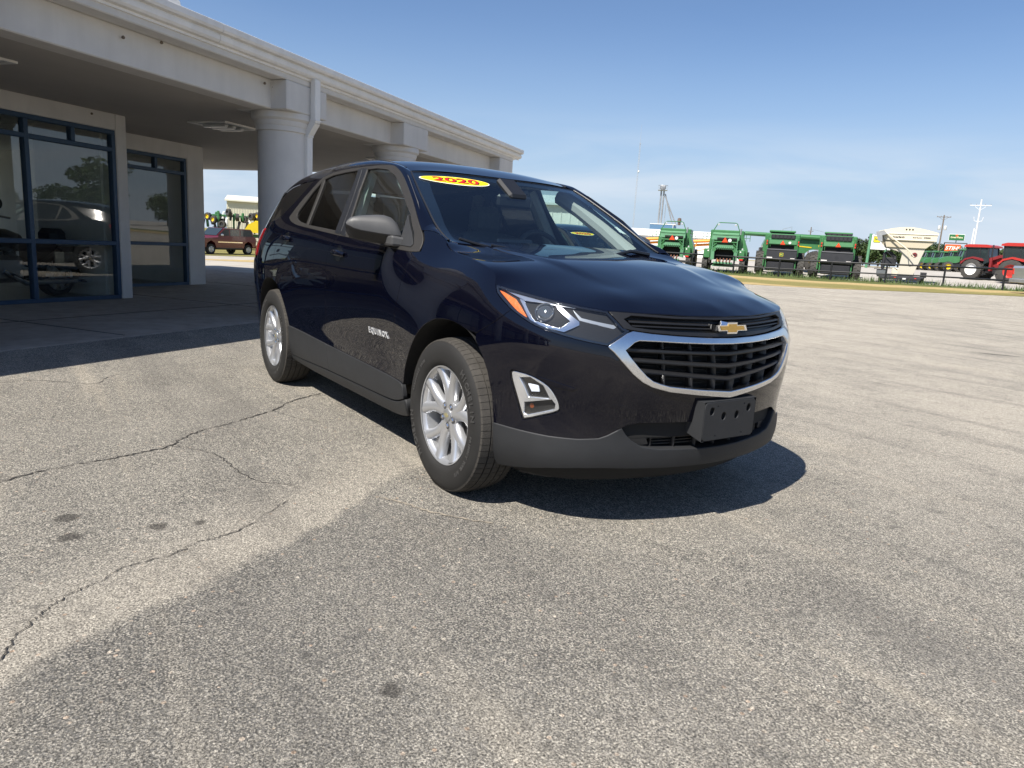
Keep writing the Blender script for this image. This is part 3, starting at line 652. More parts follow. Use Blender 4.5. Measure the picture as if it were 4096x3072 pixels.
        # upper quarter, D pillar; rear flank
        q1 = crom(DOOR_R, 3)[::-1]+[(4.020,1.262)]+crom(DLO_T[:4], 3)[1:]+[(3.84,1.524),(4.075,1.355),(4.245,1.257),(4.47,1.218),(4.60,1.180),(4.620,1.12),(4.655,1.02),(4.665,.94),(4.66,.80),(4.62,.60),(4.56,.42)]+crom(ARCH_R[5:][::-1], 2)
        panel('quarter_panel', q1, on(P1, 0, fl), PAINT, car, .04)
        panel('quarter_glass', [(3.86,1.520),(4.083,1.363),(4.251,1.266),(4.472,1.228),(4.62,1.19),(4.68,1.30),(4.60,1.40),(4.48,1.455),(4.30,1.490),(4.05,1.512)], on(P1, -.004, fl), BLKG, car, .04, flange=.01)
        tl = panel('taillight', [(4.612,1.172),(4.626,1.12),(4.660,1.02),(4.672,.95),(4.80,.96),(4.95,1.0),(4.95,1.10),(4.75,1.16)], on(P1, .006, fl), REDL, car, .03, flange=.02)
        panel('rear_bumper_side', [(4.665,.93),(4.665,.80),(4.625,.60),(4.565,.42),(4.56,.26),(S_END-.001,.28),(S_END-.001,.72),(4.95,.80),(4.80,.93)], on(P1, .006, fl), PAINT, car, .06, flange=.02)
        panel('tailgate_side', [(4.82,.94),(4.97,.82),(S_END-.001,.74),(S_END-.001,1.05),(4.96,1.05),(4.96,.99)], on(P1, 0, fl), PAINT, car, .06)
        panel('rear_window_half', [(4.68,1.18),(4.96,1.07),(S_END-.001,1.07),(S_END-.001,1.50),(4.55,1.46),(4.66,1.32)], on(P1, -.003, fl), W_DARK, car, .06, flange=0)
        # cladding: sill below the doors in two pieces, split at the door gap
        bot = [(1.95,.335),(2.086,.300),(2.334,.288),(3.092,.281)]; bot2 = [(3.092,.281),(3.5,.272),(_sr-.35,.268)]
        panel('sill_cladding', crom(CLAD_T[:4], 4)+[(3.10,.36)]+crom(bot[::-1], 3)+[(1.955,.37)], on(P1, .010, fl), GREYP, car, .035, flange=.02, bev=.004)
        panel('sill_cladding', crom(CLAD_T[3:], 4)+[(_sr-.36,.40)]+crom(bot2[::-1], 3)+[(3.10,.36)], on(P1, .010, fl), GREYP, car, .035, flange=.02, bev=.004)
        panel('sill_lower', crom([(1.93,.33),(2.086,.288),(2.334,.277),(3.092,.270),(3.5,.262),(_sr-.34,.262)], 3)+crom([(_sr-.34,.235),(3.5,.212),(3.0,.208),(2.3,.210),(2.05,.222),(1.93,.25)], 3), on(P1, .012, fl), GREYP, car, .05, flange=.10, bev=.01)
        # wheel-arch edges: rolled dark lip
        for A_ in (ARCH_F, ARCH_R):
            aa = crom(A_, 3); s_ = np.array([q[0] for q in aa]); z_ = np.array([q[1] for q in aa]); cs = s_.mean(); cz = .36
            G = np.stack([P1(s_*fl, z_, o_)+np.array([0, 0, 0]) for o_ in (-.002, -.03, -.09, -.20)], 1); grid_surf('arch_liner', G, DARK, car)
        xw = 0. if True else 0
        for xw in (0., -2.725):
            lw = MB(); lw.lathe([(.405,.02),(.405,.30),(.0,.30)], 28, c=(xw, .58*1, .385), a0=-.15, a1=math.pi+.15)
            V = [(v[0], -fl*abs(v[1]) if False else -fl*(1.44-abs(v[1]-.0)) if False else v[1], v[2]) for v in lw.V]
            V = [(v[0], -fl*(.86-(v[1]-.53)), v[2]) for v in lw.V]; ob('wheel_well', V, lw.F, DARK, car, True)
        # windows
        dl = crom(DLO_T, 3)+crom(BELT, 2)[1:-1]
        panel('window_surround', dl, on(P1, .004, fl), TRIM, car, .025, holes=[GL_F, GL_R, GL_Q], flange=.016, bev=.003)
        for nm, gp, mm in (('front_window', GL_F, W_SIDE), ('rear_window', GL_R, W_DARK), ('quarter_window', GL_Q, W_DARK)): panel(nm, offset_poly(np.array(gp) if area2(gp) > 0 else np.array(gp)[::-1], -.004), on(P1, -.006, fl), mm, car, .06, flange=0, gap=0)
        panel('cabin_lining', [(1.99,1.09),(4.02,1.22),(4.50,1.19),(4.62,1.24),(4.60,1.42),(4.42,1.485),(3.9,1.53),(3.60,1.562),(3.03,1.584),(2.62,1.574),(2.40,1.495),(2.13,1.345),(1.95,1.20)], on(P1, -.016, fl), mat('lining_dark', (.05,.05,.052), .9), car, .06, holes=[GL_F, GL_R, GL_Q], flange=0)
        panel('b_pillar', [(2.812,1.142),(2.872,1.265),(2.940,1.424),(2.962,1.566),(3.034,1.568),(2.990,1.421),(2.894,1.155)], on(P1, .0068, fl), PILL, car, .03, flange=.01)
        panel('b_pillar', [(2.898,1.155),(2.994,1.421),(3.038,1.568),(3.094,1.567),(3.050,1.36),(2.993,1.160)], on(P1, .0068, fl), PILL, car, .03, flange=.01)
        panel('mirror_sail', [(2.128,1.280),(2.010,1.184),(1.958,1.128),(1.97,1.112),(2.09,1.119),(2.085,1.17)], on(P1, .009, fl), GREYP, car, .03, flange=.015)
        # door handles
        for (sa, za, ln, sl) in ((2.845,1.042,.20,.0),(3.885,1.104,.20,.0)):
            h = empty('door_handle', parent=car)
            t = np.linspace(0, 1, 11); s_ = sa+(t-.5)*ln; z_ = za+.010*(t-.5)+.004*np.sin(math.pi*t); o_ = .012+.026*np.sin(math.pi*t)**.5; hh = .013+.006*np.sin(math.pi*t)
            G = np.stack([P1(s_*fl, z_+k*hh, o_*f2) for k, f2 in ((-1,.55),(-.7,.95),(0,1.05),(.75,.92),(1,.6),(.4,.25),(-.5,.25),(-1,.55))], 1); grid_surf('grip', G, PAINT, h)
            panel('grip_recess', crom([(sa-.05,za),(sa-.02,za+.042),(sa+.03,za+.042),(sa+.055,za),(sa+.03,za-.042),(sa-.02,za-.042)], 4, True), on(P1, .0015, fl), BLKG, h, .02, flange=.002)
        # door lettering
        sx = -1 if fl > 0 else 1
        text_on('model_lettering', 'EQUINOX', .047, lambda u, v, h_: P1((2.27+(-u if fl > 0 else u))*fl, .6385+v+.02*(0),   .001+h_)[0], mat('letter_chrome', (.80,.81,.83), .3, .55), car, bold=.0006, ext=.004, spacing=1.35)
    # ---------------- windscreen pillars + roof rail strip, roof
    outer = [P1(a, b)[0] for a, b in [(1.746,1.152),(1.80,1.178),(1.87,1.196),(1.940,1.198),(1.971,1.211),(2.165,1.351),(2.424,1.490),(2.556,1.545),(2.636,1.566),(2.78,1.575),(3.032,1.578),(3.313,1.574),(3.55,1.556),(3.682,1.529),(3.85,1.526),(4.05,1.516),(4.30,1.492),(4.50,1.452),(4.62,1.40)]]
    inner = [(-.305,-.722,1.152),(-.36,-.722,1.172),(-.42,-.718,1.203),(-.472,-.715,1.229),(-.50,-.710,1.245),(-.68,-.677,1.349),(-.87,-.634,1.453),(-.96,-.611,1.502),(-1.03,-.594,1.534),(-1.18,-.588,1.577),(-1.45,-.583,1.616),(-1.75,-.58,1.629),
             (-2.0,-.578,1.632),(-2.15,-.576,1.630),(-2.32,-.573,1.625),(-2.52,-.570,1.614),(-2.74,-.563,1.596),(-2.97,-.555,1.566),(-3.12,-.545,1.535)]
    oo = np.array(crom(outer, 4)); ii = np.array(crom(inner, 4)); K_ = 9; G = []
    for a, b in zip(oo, ii):
        row = []; d = b-a; bul = .12*np.linalg.norm(d); n_ = np.array([.25, -.62, .75]); n_ = n_-d*(n_@d)/(d@d); n_ /= np.linalg.norm(n_)
        for t in np.linspace(0, 1, K_): row.append(a+d*t+n_*bul*4*t*(1-t)*(1-.25*t))
        G.append(row)
    G = np.array(G)
    for fl in (1, -1):
        g2 = G*np.array([1, fl, 1]); grid_surf('roof_rail', g2, PAINT, car, flip=(fl > 0))
        # black drip channel along the roof joint and dark pillar inner edge
        ch_ = MB(); ch_.tube([Vector(q)*1.0+Vector((0,0,-.003)) for q in (ii[34:]*np.array([1, fl, 1]))[::2]], .006, 6); ch_.build('roof_channel', BLKP, car, True)
    xs = np.array([q[0] for q in inner[8:]]); yi = -np.array([q[1] for q in inner[8:]]); zi = np.array([q[2] for q in inner[8:]])
    fy = pchip(-xs, yi); fz = pchip(-xs, zi)
    zc = nat_spline([.955,1.10,1.27,1.54,1.9,2.3,2.7,3.0,3.16],[1.545,1.588,1.625,1.655,1.667,1.662,1.638,1.600,1.572])
    RG = []
    for t in np.linspace(0, 1, 40):
        row = []
        for w in np.linspace(-1, 1, 25):
            x = -(1.03+t*(3.12-1.03))+(1-w*w)*(.068*(1-t)-.04*t); k = np.clip(-x, 1.03, 3.12)
            e = float(fz(k)); c_ = float(zc(-x)); row.append((x, w*float(fy(k)), e+(c_-e)*(1-abs(w)**2.3)))
        RG.append(row)
    grid_surf('roof', np.array(RG), PAINT, car, flip=True)
    sp_ = np.array([[(-3.12-(1-w*w)*.10-.06*t, w*(.545-.02*t), 1.535+(1-w*w)*.035-.012*t-.03*t*t) for w in np.linspace(-1, 1, 15)] for t in np.linspace(0, 1, 4)]); grid_surf('spoiler', sp_, PAINT, car, flip=True)
    hl_ = MB(); hl_.add([(-1.0,-.58,1.515),(-1.0,.58,1.515),(-3.1,.54,1.53),(-3.1,-.54,1.53),(-2.0,-.66,1.585),(-2.0,.66,1.585)], [(0,1,5,4),(4,5,2,3)]); hl_.build('headliner', GREYI, car)
    # windscreen with dark band, sticker, wipers, camera box
    q = [(-.995,.04),(-.995,.995),(.995,.995),(.995,.04)]
    panel('windscreen', q, WS, W_CLEAR, car, .06, flange=0, gap=0)
    panel('windscreen_band', q, lambda a, b: WS(a, b, -.003), BLKG, car, .05, holes=[crom([(-.93,.22),(-.90,.55),(-.86,.88),(-.80,.925),(-.3,.94),(-.12,.925),(-.10,.86),(.10,.86),(.12,.925),(.3,.94),(.80,.925),(.86,.88),(.90,.55),(.93,.22),(.86,.17),(.4,.135),(0,.13),(-.4,.135),(-.86,.17)], 2, True)], flange=0, gap=0)
    wt_ = MB(); wt_.tube([WS(1.0, t, .002)[0] for t in np.linspace(.05, 1, 16)], .005, 6); wt_.tube([WS(-1.0, t, .002)[0] for t in np.linspace(.05, 1, 16)], .005, 6); wt_.tube([WS(w, 1.0, -.001)[0] for w in np.linspace(-1, 1, 20)], .004, 6); wt_.build('windscreen_seal', BLKP, car, True)
    for w0, w1, ta, tb in ((.93,.02,.10,.115),(-.02,-.72,.10,.115)):
        wp = empty('wiper', parent=car); pts = [WS(-w0+(w0-w1)*k/8*1.0, ta+(tb-ta)*k/8, .022-.004*math.sin(k))[0] for k in range(9)]
        m_ = MB(); m_.tube(pts, .008, 6); m_.tube([Vector(q)+Vector((.004,0,.012)) for q in pts[2:7]], .006, 6); m_.build('blade', BLKP, wp, True)
        a = Vector(pts[4])+Vector((.005,0,.015)); b = Vector(WS(-w0+(w0-w1)*1.15, .055, .02)[0]); m_ = MB(); m_.tube([a, (a+b)/2+Vector((0,0,.022)), b], [.007,.010,.013], 6); m_.build('arm', BLKP, wp, True)
    st = empty('window_sticker', parent=car)
    wc, tc_, rw, rt = .595, .888, .345, .048
    def stf(k, o_): return lambda a, b: WS(-(a), b, o_)
    def ell(kx, kt, n=40): return [(wc+kx*math.cos(t), tc_+kt*math.sin(t)-.0) for t in np.linspace(0, 2*math.pi, n, endpoint=False)]
    panel('sticker_border', ell(rw*1.03, rt*1.10), stf(1,.004), STW, st, .05, flange=.001, gap=0, bev=.0005)
    panel('sticker_face', ell(rw, rt), stf(1,.0055), STY, st, .05, flange=.001, gap=0, bev=.0005)
    V, F = text_geo('2020', 1.0, bold=.018, extrude=.0, spacing=1.0)
    ob('sticker_digits', [WS(-(wc-v[0]*.235), tc_-.002+v[1]*.082, .0072)[0] for v in V], F, STR, st)
    V, F = text_geo('2020', 1.0, bold=.028, extrude=.0, spacing=1.0)
    ob('sticker_digit_shade', [WS(-(wc-.010-v[0]*.235), tc_-.005+v[1]*.082, .0063)[0] for v in V], F, BLKP, st)
    # mirror housings
    for fl in (1, -1):
        mr = empty('side_mirror', parent=car)
        ss_ = []; bs_ = []
        for (y, xf, xb, zt, zs, zb) in [(1.080,-.752,-.762,1.214,1.206,1.172),(1.068,-.735,-.768,1.232,1.200,1.150),(1.050,-.722,-.772,1.245,1.190,1.137),(1.02,-.706,-.774,1.253,1.182,1.131),(.98,-.685,-.772,1.258,1.177,1.126),(.935,-.660,-.768,1.263,1.171,1.119),(.90,-.640,-.762,1.264,1.168,1.116),(.868,-.622,-.75,1.255,1.165,1.114),(.848,-.614,-.735,1.232,1.164,1.116),(.838,-.612,-.72,1.195,1.164,1.125)]:
            y = -y; h_ = zt-zs; m_ = (xf+xb)/2; w_ = (xf-xb)/2
            ss_.append([(xb,y,zs),(xb,y,zs+.75*h_),(m_-.55*w_,y,zt-.03*h_),(m_+.05*w_,y,zt),(m_+.55*w_,y,zt-.12*h_),(m_+.85*w_,y,zt-.42*h_),(xf,y,zs+.22*h_),(xf,y,zs)])
            bs_.append([(xf-.001,y,zs),(xf-.002,y,zs-.009),(xf-.012,y,zs-.012),(m_+.5*w_,y,zb+.008),(m_,y,zb),(m_-.7*w_,y,zb+.006),(xb,y,zb+.02),(xb,y,zs)])
        fc = np.array([1, fl, 1])
        Gt = np.array(ss_)*fc; o = grid_surf('mirror_cap', Gt, GREYM, mr, flip=fl < 0); Gb = np.array(bs_)*fc; grid_surf('mirror_base', Gb, BLKP, mr, flip=fl < 0)
        ft = MB(); ft.add([(-.555,fl*-.79,1.105),(-.68,fl*-.80,1.105),(-.68,fl*-.80,1.15),(-.555,fl*-.79,1.150),(-.60,fl*-.90,1.110),(-.70,fl*-.90,1.110),(-.70,fl*-.90,1.160),(-.60,fl*-.90,1.166)], [(0,1,2,3),(4,7,6,5),(0,4,5,1),(1,5,6,2),(2,6,7,3),(3,7,4,0)])
        o = ft.build('mirror_foot', GREYM, mr); fix_normals(o); md = o.modifiers.new('b', 'BEVEL'); md.width = .012; md.segments = 2
        gf = MB(); gf.box((-.7755, -fl*.955, 1.190),(.003,.20,.10)); gf.build('mirror_glass', CHROME, mr)
    # ---------------- wheels
    w0 = build_wheel('wheel'); w0.parent = car
    pos = [(0,-.792,.358,0),(-2.725,-.790,.358,0),(0,.792,.358,math.pi),(-2.725,.790,.358,math.pi)]
    for k, (x, y, z, rz) in enumerate(pos):
        w = w0 if k == 0 else copy_tree(w0, car); w.location = (x, y, z); w.rotation_euler = (0, [.0,.7,1.5,.3][k], rz)
        if k == 0: w.rotation_euler = (0, .05, R(-.8))
        if k == 1: w.rotation_euler = (0, .30, 0)
    ax_ = MB(); ax_.tube([(0,-.7,.33),(0,.7,.33)], .05, 8); ax_.tube([(-2.725,-.7,.33),(-2.725,.7,.33)], .06, 8); ax_.box((-1.4,0,.30),(3.9,1.30,.12)); ax_.box((.2,0,.34),(.9,1.1,.14)); ax_.build('underbody', DARK, car)
    # ---------------- cabin
    fl_ = MB(); fl_.box((-1.75,0,.42),(2.9,1.5,.05)); fl_.box((-.43,0,.75),(.05,1.5,.7)); fl_.build('floor', DARK, car)
    ds = MB(); ds.add([(-.30,-.70,1.085),(-.30,.70,1.085),(-.72,.70,1.115),(-.72,-.70,1.115),(-.86,-.70,1.02),(-.86,.70,1.02),(-.80,-.70,.70),(-.80,.70,.70)], [(0,1,2,3),(3,2,5,4),(4,5,7,6)]); ds.build('dashboard', DASHM, car)
    hd = MB(); hd.box((-.80,.36,1.125),(.10,.34,.05), ch=.02); hd.build('instrument_hood', DASHM, car)
    tb_ = MB(); tb_.box((-.79,0,1.11),(.03,.26,.16), ch=.01, ry=-.2); tb_.build('centre_screen', BLKG, car)
    sw = MB(); c0 = Vector((-1.02,.37,1.075)); ux = Vector((0,1,0)); uz = Vector((-.40,0,.917)); sw.tube([c0+(ux*math.cos(t)+uz*math.sin(t))*.185 for t in np.linspace(0, 2*math.pi, 33)], .016, 8); sw.box(c0+Vector((.02,0,-.01)),(.06,.14,.12), ch=.02); sw.beam(c0+ux*.17, c0-ux*.17, .03); sw.build('steering_wheel', mat('wheel_leather', (.03,.03,.032), .6), car, True, 40)
    def seat(x, y, wd, bench=False):
        s = empty('seat', parent=car); m_ = MB(); m_.box((x,y,.66),(.52,wd,.16), ch=.05); m_.build('cushion', SEATM, s, True, 40)
        prof = [(-.26,.70),(-.30,.95),(-.36,1.16),(-.40,1.235)]; G = []
        for w in np.linspace(-1, 1, 9):
            k = (1-abs(w)**4); G.append([(x+a+.05*abs(w)**2, y+w*wd/2*(1-.10*max(0, (b-1.0)/.25)), b-.03*abs(w)**3) for a, b in prof]+[(x+a-.11*k-.01, y+w*wd/2*(1-.10*max(0, (b-1.0)/.25)), b-.03*abs(w)**3-.0) for a, b in prof[::-1]])
        grid_surf('backrest', np.array(G), SEATM, s)
        for hy in ([y] if not bench else [y-.38, y+.38]):
            m_ = MB(); m_.box((x-.44,hy,1.315),(.10,.27,.20), ch=.045); m_.build('headrest', SEATM, s, True, 60)
            m_ = MB(); m_.tube([(x-.42,hy-.06,1.18),(x-.43,hy-.06,1.28)], .007, 6); m_.tube([(x-.42,hy+.06,1.18),(x-.43,hy+.06,1.28)], .007, 6); m_.build('headrest_post', CHROME, s)
    seat(-1.30,-.37,.52); seat(-1.30,.37,.52); seat(-2.22,0,1.30,True)
    for fl in (1, -1):
        bp = MB(); bp.tube([P1(2.93*fl,.6,-.10)[0], P1(2.92*fl,1.15,-.075)[0], P1(3.02*fl,1.53,-.055)[0]], [.06,.05,.045], 8); bp.build('pillar_lining', GREYI, car, True)
        pl = MB(); pl.tube([(-.50,-fl*.685,1.13),(-.72,-fl*.655,1.27),(-.94,-fl*.61,1.40),(-1.12,-fl*.575,1.49)], [.050,.056,.058,.058], 10); pl.build('a_pillar_lining', GREYI, car, True)
        dc = MB(); dc.add([(-.50,-fl*.80,1.10),(-2.45,-fl*.80,1.19),(-2.45,-fl*.78,.5),(-.50,-fl*.78,.5)], [(0,1,2,3)]); dc.build('door_card', DASHM, car)
        cp_ = MB(); cp_.tube([P1(3.75*fl,1.50,-.075)[0], P1(3.95*fl,1.30,-.075)[0], P1(4.06*fl,1.20,-.075)[0]], .05, 8); cp_.build('c_pillar_lining', GREYI, car, True)
    rv = MB(); rv.box((-.83,0.0,1.405),(.03,.25,.075), ch=.014, ry=.1); o = rv.build('rear_view_mirror', BLKP, car); rv = MB(); rv.box((-.848,0.0,1.405),(.004,.23,.06), ry=.1); rv.build('mirror_face', CHROME, car)
    cb = MB(); cb.box((-.865,0,1.475),(.20,.13,.045), ch=.015, ry=.58); cb.build('camera_housing', BLKP, car)
    return car
hero = build_car('parked_suv')
tag(hero, 'dark navy blue SUV with yellow 2020 sticker, parked in the foreground', 'car', 'dark SUVs with yellow year stickers')
# ------------------------------------------------------------------ ground
UQ = np.array((-.5, .8660254)); VQ = np.array((.8660254, .5)); C0 = np.array((2.8, -2.5))
_zt = pchip([-400,0,35,57,69,85,104,200,2500],[0,0,0,0,.27,.60,.85,.95,1.0])
def qz(x, y):
    r = np.array((x, y))-C0; q = r@UQ; v = r@VQ; k = min(max((q-25)/15, 0), 1); k = k*k*(3-2*k)
    w = r@np.array((-.974,.225)); rr = float(np.hypot(*r))+1e-6; lt = min(max((r@np.array((-.225,-.974))/rr+.30)/.18, 0), 1); dp = min(max((w-20)/32, 0), 1)
    return float(_zt(q))*(1-lt)+.018*min(max(v+3, 0), 40)*k-.73*dp*dp*(3-2*dp)*lt*lt*(3-2*lt)
def vq(v, q): p_ = C0+v*VQ+q*UQ; return (float(p_[0]), float(p_[1]))
def node_mat(name):
    m = bpy.data.materials.new(name); m.use_nodes = True; nt = m.node_tree; return m, nt, nt.nodes['Principled BSDF'], nt.nodes.new, nt.links.new
SEAM = (-.834, -.552, -.7152); SEAM2 = (.518, -.855, -1.027)
STAINS = [(-.315,-2.375,.055),(-.109,-2.382,.05),(-.08,-2.089,.045),(-.051,-1.94,.03),(1.297,-1.738,.04)]; DUSTL = (.9, -.35, -1.9)
def asphalt_mat():
    m, nt, b, N, L = node_mat('asphalt_aggregate'); geo = N('ShaderNodeNewGeometry')
    def noise(sc, det=3, rough=.5, vec=None, dist=0):
        n = N('ShaderNodeTexNoise'); n.inputs['Scale'].default_value = sc; n.inputs['Detail'].default_value = det; n.inputs['Roughness'].default_value = rough; n.inputs['Distortion'].default_value = dist; L(vec or geo.outputs['Position'], n.inputs[0]); return n.outputs[0]
    def rng(v, a, b_, c=0., d=1., sm=True):
        r = N('ShaderNodeMapRange'); r.interpolation_type = 'SMOOTHSTEP' if sm else 'LINEAR'
        for i, q in zip((1,2,3,4), (a, b_, c, d)): r.inputs[i].default_value = q
        L(v, r.inputs[0]); return r.outputs[0]
    def math_(op, a, b_=None):
        n = N('ShaderNodeMath'); n.operation = op; L(a, n.inputs[0])
        if b_ is not None:
            if isinstance(b_, (int, float)): n.inputs[1].default_value = b_
            else: L(b_, n.inputs[1])
        return n.outputs[0]
    def mixc(f, a, b_, blend='MIX'):
        n = N('ShaderNodeMix'); n.data_type = 'RGBA'; n.blend_type = blend
        for i, q in ((0, f), (6, a), (7, b_)):
            if isinstance(q, tuple): n.inputs[i].default_value = (*q, 1)
            elif isinstance(q, float): n.inputs[i].default_value = q
            else: L(q, n.inputs[i])
        return n.outputs[2]
    vor = N('ShaderNodeTexVoronoi'); vor.feature = 'F1'; vor.inputs['Scale'].default_value = 215; L(geo.outputs['Position'], vor.inputs[0])
    sepc = N('ShaderNodeSeparateColor'); L(vor.outputs['Color'], sepc.inputs[0])
    stone = rng(sepc.outputs[0], .34, .58)                         # which cells are pale stones
    fine = noise(330, 3, .7)
    big = noise(.35, 5, .55); mid = noise(1.6, 5, .6); streak = noise(.9, 4, .6)
    sep = N('ShaderNodeSeparateXYZ'); L(geo.outputs['Position'], sep.inputs[0])
    # dusty zone grows away from the building; an old patch seam crosses towards the wheel
    def lin(ax, ay, c):
        n1 = math_('MULTIPLY', sep.outputs[0], ax); n2 = math_('MULTIPLY', sep.outputs[1], ay); return math_('ADD', math_('ADD', n1, n2), c)
    wob = math_('MULTIPLY', math_('SUBTRACT', noise(1.3, 5, .6), .5), .35)
    seam = math_('ADD', lin(*SEAM), wob)                           # signed distance from the patch seam, + on the older side
    dust_old = math_('MULTIPLY', rng(seam, -.02, .04), rng(seam, .62, .05))
    newer = math_('MULTIPLY', math_('MULTIPLY', rng(seam, .03, -.03), rng(seam, -1.9, -.4)), rng(math_('ADD', lin(*SEAM2), wob), -.05, .05))
    dustfar = rng(lin(.0, 1.0, 0.), -1.2, 4.5)
    dustr = rng(lin(*DUSTL), -.4, 1.6)
    tarry = mixc(rng(mid, .3, .7), (.074,.071,.065), (.122,.116,.104))
    pale = mixc(sepc.outputs[1], (.28,.258,.218), (.52,.475,.40))
    # rare larger reddish and buff stones
    v2 = N('ShaderNodeTexVoronoi'); v2.inputs['Scale'].default_value = 40; L(geo.outputs['Position'], v2.inputs[0]); s2 = N('ShaderNodeSeparateColor'); L(v2.outputs['Color'], s2.inputs[0])
    big_st = math_('MULTIPLY', rng(v2.outputs['Distance'], .30, .22), rng(s2.outputs[0], .92, .935))
    amount = math_('MULTIPLY', stone, rng(fine, .30, .66, .25, .92))
    col = mixc(amount, tarry, pale)
    dust = math_('MAXIMUM', math_('MULTIPLY', dust_old, .50), math_('MAXIMUM', math_('MULTIPLY', dustfar, .85), math_('MULTIPLY', dustr, .70)))
    dust = math_('MULTIPLY', dust, rng(math_('ADD', math_('MULTIPLY', big, .6), math_('MULTIPLY', mid, .4)), .30, .62, .35, 1.0))
    dust = math_('MULTIPLY', dust, rng(fine, .32, .62, .30, 1.0))
    col = mixc(dust, col, (.44,.395,.325))
    col = mixc(math_('MULTIPLY', newer, .24), col, (.052,.052,.053))
    col = mixc(big_st, col, mixc(s2.outputs[1], (.30,.22,.16), (.40,.36,.30)))
    # stains
    for (x, y, r) in STAINS:
        dx = lin(1., 0., -x); dy = lin(0., 1., -y); d2 = math_('SQRT', math_('ADD', math_('MULTIPLY', dx, dx), math_('MULTIPLY', dy, dy)))
        d2 = math_('ADD', d2, math_('MULTIPLY', math_('SUBTRACT', noise(22, 3), .5), r*1.2))
        col = mixc(rng(d2, r, r*.55, 0., .72), col, (.030,.027,.024))
    mp = N('ShaderNodeMapping'); mp.inputs['Rotation'].default_value = (0,0,R(-38)); mp.inputs['Scale'].default_value = (.22,1.9,1); L(geo.outputs['Position'], mp.inputs[0])
    arcs = noise(1.3, 5, .6, mp.outputs[0], .6); clump = noise(9, 5, .65)
    col = mixc(rng(arcs, .52, .70, 0., .34), col, (.085,.080,.074)); col = mixc(rng(arcs, .46, .30, 0., .22), col, (.44,.385,.30))
    col = mixc(rng(clump, .50, .72, 0., .38), col, (.070,.067,.063)); col = mixc(rng(streak, .56, .72, 0., .18), col, (.06,.058,.055))
    col = mixc(1.0, col, rng(noise(150, 2, .8), .35, .65, .28, 1.88, False), 'MULTIPLY')
    col = mixc(1.0, col, rng(noise(38, 3, .7), .34, .66, .78, 1.30, False), 'MULTIPLY')
    L(col, b.inputs['Base Color']); b.inputs['Roughness'].default_value = .86; b.inputs['Specular IOR Level'].default_value = .3
    bp = N('ShaderNodeBump'); bp.inputs['Strength'].default_value = .75; bp.inputs['Distance'].default_value = .006
    hgt = math_('ADD', math_('MULTIPLY', amount, .8), math_('MULTIPLY', noise(140, 4, .7), .9)); L(hgt, bp.inputs['Height']); L(bp.outputs[0], b.inputs['Normal'])
    return m
def gnd(px): return px
def grass_mat(name, bands=False):
    m, nt, b, N, L = node_mat(name); geo = N('ShaderNodeNewGeometry')
    dotn = N('ShaderNodeVectorMath'); dotn.operation = 'DOT_PRODUCT'; dotn.inputs[1].default_value = (UQ[0], UQ[1], 0); L(geo.outputs['Position'], dotn.inputs[0])
    n1 = N('ShaderNodeTexNoise'); n1.inputs['Scale'].default_value = .45; n1.inputs['Detail'].default_value = 6; L(geo.outputs['Position'], n1.inputs[0])
    n2 = N('ShaderNodeTexNoise'); n2.inputs['Scale'].default_value = 9; n2.inputs['Detail'].default_value = 6; n2.inputs['Roughness'].default_value = .75; L(geo.outputs['Position'], n2.inputs[0])
    add = N('ShaderNodeMath'); add.operation = 'MULTIPLY_ADD'; add.inputs[1].default_value = 6.; L(n1.outputs[0], add.inputs[0]); L(dotn.outputs['Value'], add.inputs[2])
    cr = N('ShaderNodeValToRGB'); cr.color_ramp.interpolation = 'EASE'
    off = float(C0@UQ); lo, hi = off+33., off+57.
    mr = N('ShaderNodeMapRange'); mr.inputs[1].default_value = lo+3; mr.inputs[2].default_value = hi+3; L(add.outputs[0], mr.inputs[0]); L(mr.outputs[0], cr.inputs[0])
    tan, grn, dgr = (.40,.30,.145,1), (.205,.182,.068,1), (.10,.115,.040,1)
    el = cr.color_ramp.elements; el[0].position = 0; el[0].color = tan; el[1].position = 1; el[1].color = dgr
    for q, c in ((.13, tan), (.24, grn), (.46, grn), (.60, tan), (.72, tan), (.80, dgr)): e = el.new(q); e.color = c
    if not bands:
        for e in el: e.color = grn
        el[1].color = (.16,.145,.06,1)
    mx = N('ShaderNodeMix'); mx.data_type = 'RGBA'; mx.blend_type = 'MULTIPLY'; mx.inputs[0].default_value = 1; r2 = N('ShaderNodeMapRange'); r2.inputs[1].default_value = .3; r2.inputs[2].default_value = .7; r2.inputs[3].default_value = .6; r2.inputs[4].default_value = 1.35; L(n2.outputs[0], r2.inputs[0])
    L(cr.outputs[0], mx.inputs[6]); L(r2.outputs[0], mx.inputs[7]); L(mx.outputs[2], b.inputs['Base Color']); b.inputs['Roughness'].default_value = .95; b.inputs['Specular IOR Level'].default_value = .1
    bp = N('ShaderNodeBump'); bp.inputs['Strength'].default_value = .8; bp.inputs['Distance'].default_value = .05; L(n2.outputs[0], bp.inputs['Height']); L(bp.outputs[0], b.inputs['Normal'])
    return m

